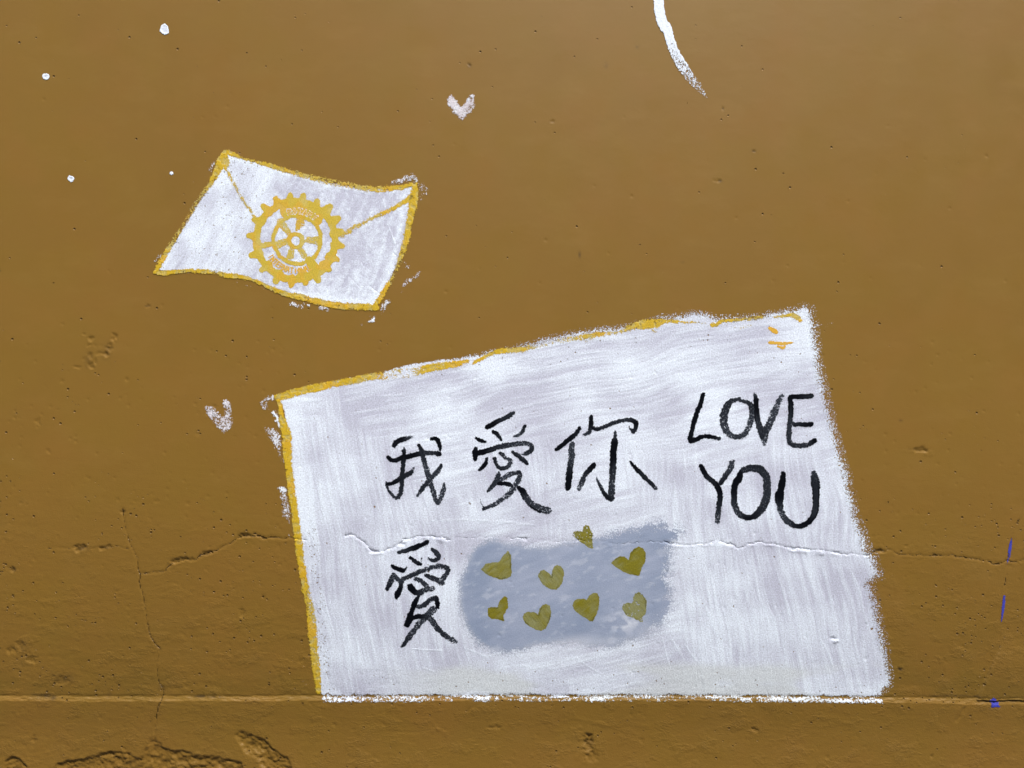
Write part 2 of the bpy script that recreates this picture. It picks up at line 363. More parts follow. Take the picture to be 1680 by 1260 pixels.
M_WHITE = paint_material('white_brushed_paint', (.50, .51, .60), (.74, .80, .875), .52, .3, .22, extra=(.60, .635, .64), tone_bump=.00035)
M_SMEAR = paint_material('dry_white_smear', (.58, .52, .54), (.78, .82, .87), .6, .3, .3)
M_YEL = paint_material('yellow_outline_paint', (.50, .39, .11), (.555, .365, .020), .5, .3, .2, extra=(.64, .35, .02), tone_bump=.0005)
M_GOLD = paint_material('gold_emblem_paint', (.55, .45, .15), (.53, .385, .040), .5, .3, .16, extra=(.62, .35, .03), tone_bump=.0004, fine=620)
M_ORANGE = paint_material('orange_detail_paint', (.62, .44, .14), (.64, .36, .035), .45, .4, .1)
M_GREY = paint_material('grey_blue_patch_paint', (.345, .385, .49), (.245, .295, .40), .55, .3, .08, extra=(.58, .61, .68), tone_bump=.0003)
M_OLIVE = paint_material('olive_green_paint', (.245, .245, .105), (.195, .170, .012), .42, .45, .18, extra=(.07, .07, .012), tone_bump=.0006, fine=420)
M_INK = paint_material('black_brush_ink', (.050, .058, .074), (.002, .0025, .0045), .5, .08, .25, fine=430, soft=4.5)
M_BLUE = paint_material('blue_paint', (.06, .06, .26), (.05, .055, .37), .5, .3, .1)

# ------------------------------------------------------------------ object helpers
def link(name, data, m=None, parent=None):
    o = bpy.data.objects.new(name, data); SC.collection.objects.link(o)
    if m is not None: data.materials.append(m)
    if parent is not None: o.parent = parent
    return o
def tag(o, label=None, cat=None, group=None, kind=None):
    for k_, v in (('label', label), ('category', cat), ('group', group), ('kind', kind)):
        if v: o[k_] = v
    return o
def thing(name, label, cat, px, py, group=None):
    o = link(name, None); o.location = tuple(wpos(np.float64(px), np.float64(py), 0.0)); o.empty_display_size = .05
    bpy.context.view_layer.update()
    return tag(o, label, cat, group)

def paint(name, box, step, fn, m, layer, parent=None, cut=.10, lbl=None):
    """fn(X, Y) -> cov, tone[, tint[, thick metres]]; a film of paint that follows the wall's relief"""
    x0, y0, x1, y1 = box
    X, Y = np.meshgrid(np.arange(x0, x1 + step, step), np.arange(y0, y1 + step, step))
    r = fn(X, Y); cov, tone = r[0], r[1]
    tint = r[2] if len(r) > 2 else np.zeros_like(X); th = r[3] if len(r) > 3 else np.zeros_like(X)
    c4 = np.maximum.reduce([cov[:-1, :-1], cov[1:, :-1], cov[1:, 1:], cov[:-1, 1:]])
    body = sstep(.05, .8, cov)
    h = wall_h(X, Y) + .0006 + .00025 * layer + .0001 * body + th
    P = wpos(X, Y, h)
    if parent is not None: P = P - np.array(parent.location if parent.parent is None else (np.array(parent.location) + np.array(parent.parent.location)))
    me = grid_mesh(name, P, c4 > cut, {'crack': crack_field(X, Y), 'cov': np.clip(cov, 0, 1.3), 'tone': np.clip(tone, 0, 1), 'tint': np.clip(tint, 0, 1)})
    o = link(name, me, m, parent)
    if lbl: o['label'] = lbl
    return o

def strokes_fn(strokes, edge=1.5, streak=.5, seed=0, jitter=.9, dark=1.0, lift=0.0):
    """strokes: lists of (x, y, w, load). Dry brush: load below 1 breaks up into streaks."""
    SS = [smooth_pts(s) for s in strokes]
    def fn(X, Y):
        cov = np.zeros(X.shape); tone = np.zeros(X.shape)
        jit = jitter * 2 * (fbm(X / 4.0, Y / 4.0, 3, seed + 40) - .5)
        for i, s in enumerate(SS):
            xs = [p[0] for p in s]; ys = [p[1] for p in s]; pad = max(p[2] for p in s) / 2 + 6
            ix = (X[0] > min(xs) - pad) & (X[0] < max(xs) + pad); iy = (Y[:, 0] > min(ys) - pad) & (Y[:, 0] < max(ys) + pad)
            if not ix.any() or not iy.any(): continue
            sl = np.ix_(iy, ix); xx = X[sl]; yy = Y[sl]
            e, a, v, l, r = line_field(xx, yy, s); l0 = l; l = np.minimum(l * (1 - lift) + lift, 1)
            inner = -e + jit[sl]
            st = fbm(a / 22 + i * 3, v * r / 1.6 + i * 7, 3, seed + 50, .6)     # streaks along the stroke
            lum = l - streak * (1.35 - l) * (1 - st) * 1.1 * sstep(0, 1, 1.25 - l)
            lum = lum - .35 * (1 - l) * sstep(.45, 1.0, abs(v))
            c = sstep(-edge * .5, edge * .7, inner) * np.clip(lum + .12, 0, 1.15)
            tn = np.clip(.32 + .85 * l0 - 1.1 * (1 - st) * (1.25 - l0) + .12 * sstep(.5, 1, abs(v)), 0, 1)
            tone[sl] = np.where(c > cov[sl] * .9, np.maximum(tn, tone[sl] * .5), tone[sl]); cov[sl] = np.maximum(cov[sl], c)
        return cov, tone * dark
    return fn
def bbox(strokes, pad=4):
    P = [p for s in strokes for p in s]; w = max(p[2] for p in P) / 2 + pad
    return (min(p[0] for p in P) - w, min(p[1] for p in P) - w, max(p[0] for p in P) + w, max(p[1] for p in P) + w)
def Z(ox, oy, k, seq, w, load=1.0):
    """stroke given in an enlarged crop: (x, y[, w[, load]])"""
    return [(ox + p[0] * k, oy + p[1] * k, (p[2] if len(p) > 2 else w) * k, p[3] if len(p) > 3 else load) for p in seq]

# ------------------------------------------------------------------ ground, wall
g = NT('grey_concrete_paving')
gc = g.mix(g.noise(2.5, 5, .6), (.16, .155, .145), (.24, .23, .21)); g.l.new(gc, g.b.inputs['Base Color']); g.b.inputs['Roughness'].default_value = .85
g.l.new(g.bump(g.noise(60, 4, .6), .004), g.b.inputs['Normal'])
gm = bpy.data.meshes.new('ground'); gm.from_pydata([(-150, -200, 0), (150, -200, 0), (150, 100, 0), (-150, 100, 0)], [], [(0, 1, 2, 3)])
tag(link('ground', gm, g.m), 'grey concrete ground in front of the ochre wall', kind='structure')

bm_ = NT('grey_render_of_sun_blocker'); bcol = bm_.mix(bm_.noise(1.5, 4, .6), (.30, .32, .36), (.36, .38, .42)); bm_.l.new(bcol, bm_.b.inputs['Base Color']); bm_.b.inputs['Roughness'].default_value = .9
opp_v, opp_f = [], []  # building added out of view; blocks sun and sky low down, fading the wall
for (a0, a1, b0, b1, c0, c1) in ((-9, 9, -7.4, -3.4, 0, 6.05), (-9.1, 9.1, -7.5, -3.35, 6.05, 6.17)):
    n0 = len(opp_v); opp_v += [(x, y, z) for z in (c0, c1) for y in (b0, b1) for x in (a0, a1)]
    opp_f += [tuple(n0 + q for q in f) for f in ((0, 1, 5, 4), (1, 3, 7, 5), (3, 2, 6, 7), (2, 0, 4, 6), (4, 5, 7, 6))]
om = bpy.data.meshes.new('added_sun_blocker'); om.from_pydata(opp_v, [], opp_f)
tag(link('added_sun_blocker', om, bm_.m), 'plain unseen building added opposite the wall to block part of the sun', kind='structure')

wall = thing('painted_wall', 'ochre yellow rendered wall with cracks and a projecting plinth at its foot', 'wall', 840, 1505)
def wall_part(name, rows, lbl):
    X, Y = np.meshgrid(gx, gy[rows]); P = wpos(X, Y, WH[rows])
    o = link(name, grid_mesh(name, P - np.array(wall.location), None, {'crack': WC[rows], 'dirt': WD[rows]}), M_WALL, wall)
    if lbl: o['label'] = lbl
    return o
jsplit = int(np.searchsorted(gy, 1140.0))
wall_part('wall_face', slice(0, jsplit + 1), 'flat rendered face above the plinth')
wall_part('plinth', slice(jsplit, len(gy)), 'plinth standing forward with a narrow sloping top and broken plaster')
zt = float(ZC + (630 - gy[0]) / S); zb = .0
xa, xb = (gx[0] - 840) / S, (gx[-1] - 840) / S
def box_mesh(name, x0, x1, y0, y1, z0, z1):
    v = [(x, y, z) for z in (z0, z1) for y in (y0, y1) for x in (x0, x1)]
    f = [(0, 1, 5, 4), (1, 3, 7, 5), (3, 2, 6, 7), (2, 0, 4, 6), (4, 5, 7, 6), (0, 2, 3, 1)]
    me = bpy.data.meshes.new(name); me.from_pydata(v, [], f); return me
core = box_mesh('wall_core', xa, xb, .012, .25, zb, zt)
for v_ in core.vertices: v_.co -= wall.location
link('wall_core', core, M_WALL, wall)

# ------------------------------------------------------------------ the painted note
K3 = 340 / 1680
NOTE = [(455,656),(470,651),(491,640),(530,629),(541,626),(575,619),(624,612),(660,601),(690,596),(750,588),(790,580),(821,573),(850,568),(872,563),(900,555),(932,547),(980,540),(1034,534),
        (1060,527),(1085,521),(1111,518),(1130,514),(1145,512),(1160,516),(1176,521),(1210,520),(1252,516),(1279,510),(1300,509),(1312,503),(1321,500),(1331,508),(1335,526),(1344,589),(1350,625),(1358,658),
        (1366,690),(1372,713),(1380,745),(1390,775),(1398,813),(1405,845),(1415,870),(1427,905),(1435,913),(1440,930),(1445,945),(1436,949),(1428,957),(1433,972),(1438,990),(1446,1029),(1452,1060),(1457,1083),(1462,1112),(1461,1124),(1452,1132),(1447,1140),(1447,1153),
        (532,1153),(526,1136),(520,1100),(513,1060),(509,1020),(503,980),(496,930),(488,882),(484,842),(478,800),(472,755),(469,710),(466,675)]
note = thing('painted_note', 'large white painted sheet of paper with black writing, olive hearts and a yellow edge', 'wall painting', 980, 1150)
_sp = np.random.RandomState(5); NS = 1500
_sx = _sp.uniform(455, 1465, NS); _sy = _sp.uniform(500, 1150, NS); _sr = _sp.uniform(.7, 1.25, NS) * (1 + .9 * (_sp.rand(NS) > .95))
def note_fn(X, Y):
    wob = 3.2 * (fbm(X / 11, Y / 11, 4, 60, .6) - .5) * 2
    sd = poly_sd(X, Y, NOTE) + wob
    # edge softness: crisp at the left under the stripe, very dry at top and right
    right = sstep(1300, 1345, X) * (1 - .35 * sstep(1040, 1110, Y)); top = (1 - sstep(640, 680, Y)) * sstep(700, 900, X)
    wide = 2.4 + 17 * right + 10 * np.clip(top, 0, 1) * (1 - right)
    cov = .10 + .95 * sstep(-.35, 1.0, sd / wide) 
    cov = np.where(sd < -wide * .6, 0, cov); cov = np.where((Y > 1140) & ((X > 1448) | (X < 530)), 0, cov)
    # ledge corner under the sheet: skipped by the brush, paint caught on the ledge in places
    lt = ledge_top(X)
    gap = np.exp(-((Y - lt + 1.0 + 5 * (fbm(X / 13, Y / 9, 3, 69, .6) - .5)) / 3.0) ** 2); n = fbm(X / 26, X * 0 + 2, 3, 63); nb = fbm(X / 5, Y / 3.0, 3, 64, .6)
    cov -= gap * (.15 + 1.25 * n + .8 * (nb - .5))
    onl = sstep(-1, 1.5, Y - lt - 1.2)
    strip = -.06 + np.interp(X, [530,545,640,692,702,772,780,800,806,900,970,980,1000,1010,1195,1212,1290,1447], [.62,.68,.48,.62,.05,.08,.7,.62,.18,.3,.22,.6,.45,.10,.12,.42,.6,.68]) + .5 * (fbm(X / 12, X * 0 + 7, 3, 66) - .5) + 1.9 * (nb - .5)
    strip = strip * (1 - sstep(5.5, 9.0, Y - lt + 3.5 * (nb - .5)))
    cov = np.where(Y > lt, cov * (1 - onl) + onl * np.minimum(cov + .4, strip), cov)
    cov = np.where((Y > 1140) & ((X > 1448 - 3 * nb) | (X < 528 + 5 * nb)), 0, cov)
    # pores that the brush did not fill
    w = X + 0
    for x, y, r in zip(_sx, _sy, _sr):
        dens = .22 + .8 * sstep(1080, 1135, y) + .5 * (y < 620) + .5 * (abs(x - 505) < 25) * (y > 850)
        if (int(x * 13 + y * 7) % 100) / 100 > dens * .7: continue
        i0, i1 = np.searchsorted(X[0], [x - 3, x + 3]); j0, j1 = np.searchsorted(Y[:, 0], [y - 3, y + 3])
        if i1 <= i0 or j1 <= j0: continue
        sl = np.s_[j0:j1, i0:i1]
        cov[sl] -= 1.1 * np.exp(-((X[sl] - x) ** 2 + (Y[sl] - y) ** 2) / (r * r))
    lefts = np.exp(-((X - (482 + (Y - 700) * .095) - 14) / 9) ** 2) * sstep(830, 900, Y)
    cov -= .5 * lefts * sstep(.50, .66, fbm(X / 3.2, Y / 3.2, 2, 68))
    # brush work: swathes of different direction and thickness
    wx = X + 30 * (fbm(X / 150, Y / 150, 2, 70) - .5); wy = Y + 30 * (fbm(X / 150, Y / 150, 2, 71) - .5)
    def streaks(ang, l, t, seed):
        c, s = math.cos(ang), math.sin(ang)
        return fbm((wx * c + wy * s) / l, (-wx * s + wy * c) / t, 4, seed, .62)
    hor = streaks(-.16, 130, 7, 72); hor2 = streaks(-.34, 90, 9, 73); ver = streaks(1.36, 120, 7, 74); ver2 = streaks(1.52, 100, 6, 75)
    mV = sstep(.42, .58, fbm(X / 120, Y / 120, 2, 76) + .45 * sstep(1080, 1200, X) * sstep(720, 880, Y) + .25 * (1 - sstep(520, 640, X)) - .3 * (1 - sstep(640, 760, Y)) + .0)
    mV2 = sstep(.4, .6, fbm(X / 100, Y / 100, 2, 77))
    base = (hor * (1 - mV2) + hor2 * mV2) * (1 - mV) + (ver * (1 - mV2) + ver2 * mV2) * mV
    patch = fbm(X / 75, Y / 60, 4, 78)
    fine = (streaks(-.2, 60, 2.6, 84) * (1 - mV) + streaks(1.42, 70, 2.6, 85) * mV) - .5
    tone = .50 + 1.0 * (base - .5) + 1.5 * (patch - .5) + .9 * fine
    tone += .32 * np.exp(-((X - (470 + (Y - 660) * .098) - 12) / 11) ** 2) * (1 - sstep(860, 960, Y))
    tone += .22 * np.exp(-(sd / 14) ** 2) * (sd > 0)
    tone -= .35 * sstep(1345, 1395, X) * sstep(760, 860, Y) * (1 - sstep(900, 1040, Y))
    # cream-grey swathe along the foot
    tint = sstep(1082, 1102, Y + 12 * (fbm(X / 60, Y / 60, 2, 80) - .5)) * sstep(.35, .55, fbm(X / 150, Y / 40, 3, 81)) * .8 * sstep(600, 760, X)
    # single ridges left by the bristles
    th = np.zeros(X.shape)
    for i, (a, b, l) in enumerate(RIDGES):
        e, s_, v, ll, r = line_field_box(X, Y, a)
        if e is None: continue
        sl, e = e
        kq = np.exp(-(e / b) ** 2) * l
        tone[sl] += kq * .6; th[sl] += .00022 * kq
    th += .00008 * (base - .5)
    tone = np.where(Y > lt - 4, tone + .3, tone)
    return cov, tone, tint, th
def line_field_box(X, Y, pts, pad=10):
    xs = [p[0] for p in pts]; ys = [p[1] for p in pts]
    i0, i1 = np.searchsorted(X[0], [min(xs) - pad, max(xs) + pad]); j0, j1 = np.searchsorted(Y[:, 0], [min(ys) - pad, max(ys) + pad])
    if i1 <= i0 or j1 <= j0: return None, 0, 0, 0, 0
    sl = np.s_[j0:j1, i0:i1]
    e, s_, v, l, r = line_field(X[sl], Y[sl], [(p[0], p[1], 0, 1) for p in pts])
    fade = sstep(0, 12, s_) * (.5 + .8 * vnoise(s_ / 7, s_ * 0, 5))
    return (sl, np.where(fade > 0, e / np.maximum(fade, .2), 99)), s_, v, l, r
RIDGES = [([(1163,925),(1168,955),(1174,985),(1176,1003)],1.2,1.0),([(1187,920),(1190,950),(1192,972)],1.1,.8),([(1198,918),(1200,945)],1.2,.7),([(1121,740),(1124,765),(1121,775)],1.2,.8),
 ([(1155,990),(1165,1010),(1175,1035)],3.0,.6),([(1100,1045),(1112,1065),(1122,1082)],1.8,.6),([(1085,1040),(1092,1070),(1098,1092)],1.4,.6),([(1120,1052),(1133,1072),(1146,1088)],1.6,.6),([(1345,1048),(1356,1065),(1366,1092)],2.0,.7),
 ([(1316,870),(1320,890),(1324,910)],1.2,.5),([(1192,870),(1186,840),(1184,815)],1.8,.5),([(1340,925),(1350,950),(1357,985)],3,-.5),([(1395,935),(1410,965),(1418,1010),(1428,1040)],1.6,.6),
 ([(672,1064),(700,1066),(725,1067)],1.1,1.0),([(690,1095),(702,1098),(712,1102)],1.3,.8),([(585,1040),(588,1065),(590,1095)],1.6,.5),([(570,1020),(572,1060),(575,1100)],1.5,.5),([(500,730),(497,700),(492,665)],1.4,.5),
 ([(1000,594),(1020,596),(1034,593)],1.2,.8),([(760,1062),(800,1078),(850,1060)],1.6,.6),([(850,1092),(880,1096),(905,1090)],1.6,.5),([(940,1075),(960,1090),(980,1102)],1.4,.6),
 ([(740,830),(790,822),(840,815)],1.4,.5),([(700,855),(760,852),(830,856),(880,862)],1.6,.5),([(600,720),(640,716),(700,712)],1.4,.4),([(560,660),(610,650),(660,648)],1.6,.5),([(905,640),(960,628),(1040,622)],2,.4),
 ([(1050,660),(1090,650),(1130,640)],1.4,.5),([(1100,760),(1108,820),(1118,870)],3,.45),([(1140,720),(1142,780),(1150,860)],2.5,.4),([(1165,895),(1195,892)],6,.9),([(1078,1015),(1100,1030),(1115,1022)],2,.5),([(905,792),(909,780),(912,770)],1.2,.5),
 ([(1225,930),(1228,960),(1222,1000)],1.5,.4),([(1275,940),(1284,970),(1296,1010)],1.6,.45),([(1240,945),(1246,990),(1250,1020)],1.6,.4),([(1258,985),(1268,1005),(1272,1012)],1.5,-.5)]
paint('paper_sheet', (440, 490, 1480, 1160), 1.5, note_fn, M_WHITE, 0, note)

# yellow edge: top stripe and left stripe
top_edge = [[(453,652,9,1),(468,649,13,.9),(491,642,13,.95),(530,634,13,1),(541,631,12,.95),(575,625,12,.95),(610,618,12,.9),(628,616,15,.62),(655,612,20,.45),(682,609,17,.55),(700,605,14,1),(730,600,12,1),(750,597,11,.95),(766,592,8,.8)],
 [(776,596,5,.9),(790,588,6,1),(805,581,6,1),(821,576,8,1),(850,574,9,.95),(872,570,9,.6),(890,567,7,.45),(915,560,8,.5),(935,556,9,.65),(965,552,11,.8),(985,548,8,.75),(1010,546,6,.65),(1033,540,6,.8)],
 [(1028,538,6,.7),(1050,533,15,.85),(1075,531,15,.9),(1092,527,9,.8),(1120,528,4,.85),(1140,529,4,.8),(1157,530,4,.5)],
 [(1168,533,6,1),(1176,533,7,1),(1182,528,7,1),(1195,526,6,.9),(1230,523,7,.7),(1252,519,7,.65)],
 [(1272,520,5,.85),(1290,518,5,.9),(1300,517,8,1),(1309,522,8,1),(1313,526,6,1)],
 [(1188,533,9,.38),(1212,536,13,.32),(1232,534,5,.3)], [(962,556,4,.8),(964,561,4,.7)], [(1070,541,5,.55),(1076,545,4,.5)]]
left_edge = [[(455,654,8,1),(460,664,8,1),(462,680,9,1),(466,698,14,1),(470,715,16,.97),(472,740,16,.95),(473,760,12,1),(476,785,12,1),(480,815,12,1),(484,842,12,1),(487,865,13,.95),(490,890,13,.97),(493,915,12,.95),(496,935,12,1),(500,960,12,.95),(506,985,13,.75),(510,1005,14,.9),(512,1030,16,.85),(515,1060,14,.85),(518,1090,14,.85),(521,1115,13,.9),(523,1135,8,1)]]
def yellow(strokes, seed):
    f = strokes_fn([[(p[0], p[1], p[2] - .1, p[3]) for p in q] for q in strokes], 3.8, .55, seed, 1.3)
    def fn(X, Y):
        c, t = f(X, Y)
        c = np.minimum(c * 1.08, 1.15) - .32 * sstep(.50, .68, fbm(X / 5, Y / 5, 3, seed + 3))
        tint = sstep(.62, .78, fbm(X / 30, Y / 30, 2, seed + 4)) * .45; t = t - .9 * sstep(.45, .7, fbm(X / 6, Y / 6, 3, seed + 8))
        return c, t, tint
    return fn
paint('yellow_border', bbox(top_edge, 6), 1.0, yellow(top_edge, 3), M_YEL, 1, note, lbl='yellow stripe along the top edge of the sheet')
paint('yellow_border', bbox(left_edge, 6), 1.0, yellow(left_edge, 5), M_YEL, 1, note, lbl='yellow stripe down the left edge of the sheet')
for s in ([[(1262,538,4,1),(1268,542,8,1),(1273,545,7,1)]], [[(1263,562,6,.95),(1275,563,5,.9),(1283,564,6,.8),(1302,562,1.6,.9)], [(1276,568,3,.9),(1284,571,5,.95),(1288,567,3,.8)]]):
    paint('paint_drip', bbox(s, 4), .8, strokes_fn(s, 1.2, .4, 9, .8), M_ORANGE, 1, note, lbl='orange yellow drip near the upper right corner')
def smear(s, parent, seed, m=M_SMEAR, step=1.0):
    s = [s]; f = strokes_fn(s, 5, .9, seed, 3.2)
    def fn(X, Y):
        c, t = f(X, Y); n = fbm(X / 4.5, Y / 3.6, 4, seed + 9, .6)
        return c * np.clip(.1 + 1.5 * n + .35 * (c > .9), 0, 1.1), t
    return paint('paint_smear', bbox(s, 6), step, fn, m, .5, parent, cut=.16)
for i, s in enumerate([[(435,656,8,.6),(448,652,9,.7)], [(428,661,8,.55),(436,668,12,.5),(443,673,8,.4)], [(449,676,5,1),(455,686,7,1),(458,700,4,.8)], [(440,705,12,.6),(447,712,18,.65),(455,726,12,.75),(458,740,8,.55)],
                       [(460,746,8,.5),(465,762,8,.45)], [(459,801,4,.9),(465,804,8,.9),(467,822,13,.6),(470,840,12,.7),(473,856,9,.35)], [(472,875,9,.28),(476,890,7,.25)], [(1341,528,12,.36),(1352,533,22,.34),(1363,531,12,.34)],
                       [(497,1115,9,.4),(504,1122,8,.35)]]):
    smear(s, note, 100 + i)

# grey-blue patch
PATCH = [(757,975),(759,952),(765,933),(773,914),(784,900),(799,889),(818,889),(837,894),(860,899),(892,902),(912,898),(932,892),(957,888),(983,885),(1000,877),(1018,869),(1040,863),(1065,857),(1088,856),(1106,864),(1116,872),(1112,886),(1102,900),
         (1095,925),(1094,950),(1098,972),(1102,990),(1096,1010),(1082,1027),(1062,1041),(1036,1052),(1006,1059),(975,1059),(945,1053),(915,1052),(885,1056),(858,1063),(831,1068),(808,1065),(788,1053),(770,1033),(759,1005)]
def patch_fn(X, Y):
    sd = poly_sd(X, Y, PATCH) + 5 + 9 * (fbm(X / 22, Y / 16, 4, 90, .6) - .5)
    soft = 7 + 12 * (fbm(X / 60, Y / 60, 2, 91)) + 10 * sstep(900, 1050, X)
    cov = .08 + .98 * sstep(-.4, 1.0, sd / soft); cov = np.where(sd < -soft * .7, 0, cov)
    br = fbm((X * .94 - Y * .34) / 60, (X * .34 + Y * .94) / 8, 4, 92, .6)
    n = fbm(X / 48, Y / 40, 3, 93)
    tone = .58 + .8 * (br - .5) + 1.3 * (n - .5) + .25 * np.exp(-((X - 785) / 18) ** 2) - .25 * sstep(940, 1060, X) * (1 - .5 * sstep(1050, 1080, X))
    wisp = sstep(.60, .78, fbm((X * .9 - Y * .4) / 22, (X * .4 + Y * .9) / 9, 4, 94, .65)) * .3
    wisp += .8 * np.exp(-(((X - 1022) / 26) ** 2 + ((Y - 1022) / 16) ** 2)) * sstep(.42, .6, fbm(X / 9, Y / 9, 3, 95))
    wisp += .5 * np.exp(-(((X - 960) / 60) ** 2 + ((Y - 1052) / 9) ** 2))
    wisp += .42 * (1 - sstep(0, 13, sd)) * (.3 + 1.1 * fbm(X / 20, Y / 14, 3, 97)) + .25 * sstep(980, 1080, X) * sstep(1005, 1045, Y)
    cov = cov - .30 * sstep(930, 1090, X) * sstep(.48, .62, fbm(X / 14, Y / 10, 4, 96)) * (1 - sstep(4, 40, sd) * .6)
    return cov, tone, wisp
paint('grey_patch', (740, 845, 1125, 1085), 1.5, patch_fn, M_GREY, 1, note, lbl='soft grey blue patch painted behind the olive hearts')

HE = [('olive heart at the upper left of the grey patch', (730,700), [(295,1160),(330,1110),(380,1100),(440,1095),(470,1045),(510,1005),(535,1040),(538,1130),(540,1210),(500,1230),(450,1240),(350,1205)], .45),
 ('dull olive heart with a dark line in its right lobe, upper row middle', (730,920), [(755,130),(758,100),(775,80),(800,73),(830,85),(850,110),(862,125),(870,85),(885,50),(910,35),(940,42),(960,70),(967,120),(950,180),(925,215),(900,235),(850,230),(790,190)], .35),
 ('large saturated olive heart at the upper right of the grey patch', (730,700), [(1345,1105),(1380,1070),(1420,1048),(1460,1055),(1490,1080),(1500,1030),(1530,990),(1570,970),(1605,985),(1628,1025),(1625,1090),(1590,1150),(1575,1207),(1540,1205),(1480,1190),(1400,1150)], .95),
 ('small speckled olive heart above the grey patch', (730,700), [(1035,880),(1045,855),(1075,842),(1115,852),(1120,815),(1140,793),(1168,805),(1190,850),(1200,885),(1195,940),(1205,985),(1190,992),(1150,970),(1080,920)], .75),
 ('small mustard heart at the lower left of the grey patch', (730,920), [(345,405),(350,385),(375,372),(425,375),(440,330),(460,303),(485,289),(505,300),(513,340),(510,380),(475,440),(480,488),(460,485),(420,470),(375,468),(350,445)], .95),
 ('wide dull olive heart in the lower row beside the mustard heart', (730,920), [(633,460),(640,430),(665,415),(720,413),(757,435),(765,390),(790,355),(820,348),(850,365),(862,410),(855,470),(830,520),(820,550),(780,568),(740,560),(690,535),(650,505)], .4),
 ('olive heart with rounded right lobe, third in the lower row', (730,920), [(1035,365),(1045,330),(1070,310),(1120,305),(1148,318),(1165,285),(1200,263),(1235,262),(1250,295),(1247,380),(1225,440),(1200,490),(1175,490),(1150,470),(1090,435),(1050,400)], .7),
 ('pale greyish olive heart at the lower right of the grey patch', (730,920), [(1435,380),(1445,350),(1475,335),(1518,345),(1525,295),(1545,262),(1575,252),(1610,275),(1635,330),(1630,420),(1605,455),(1605,498),(1580,495),(1535,470),(1470,445),(1445,410)], .12)]
for i, (lb, (hx, hy), pts, sat) in enumerate(HE):
    P = [(hx + a * K3, hy + b * K3) for a, b in pts]; cx = np.mean([p[0] for p in P]); cy = np.mean([p[1] for p in P])
    def hf(X, Y, P=P, i=i, sat=sat, cx=cx, cy=cy):
        sd = poly_sd(X, Y, P) + 1.6 * (fbm(X / 6, Y / 6, 3, 120 + i) - .5)
        cov = 1.12 * sstep(-1.0, 1.0, sd)
        ang = .9 if i % 2 else -.7
        br = fbm((X * math.cos(ang) + Y * math.sin(ang)) / 16, (-X * math.sin(ang) + Y * math.cos(ang)) / 2.6, 3, 130 + i, .6)
        tone = sat + .8 * (br - .5) + 1.0 * (fbm(X / 12, Y / 12, 2, 140 + i) - .5)
        rim = np.exp(-((sd - 1.6) / .9) ** 2) * sstep(.54, .68, fbm(X / 11, Y / 11, 2, 150 + i)) * .8
        if i in (3,): cov -= .5 * sstep(.5, .65, fbm(X / 3, Y / 3, 3, 160))
        if i == 7: cov -= .4 * sstep(.5, .62, fbm(X / 5, Y / 5, 3, 161))
        return cov, tone, rim, .00008 * (br - .5)
    paint('olive_heart', (min(p[0] for p in P) - 4, min(p[1] for p in P) - 4, max(p[0] for p in P) + 4, max(p[1] for p in P) + 4), .8, hf, M_OLIVE, 1.3, note, lbl=lb)

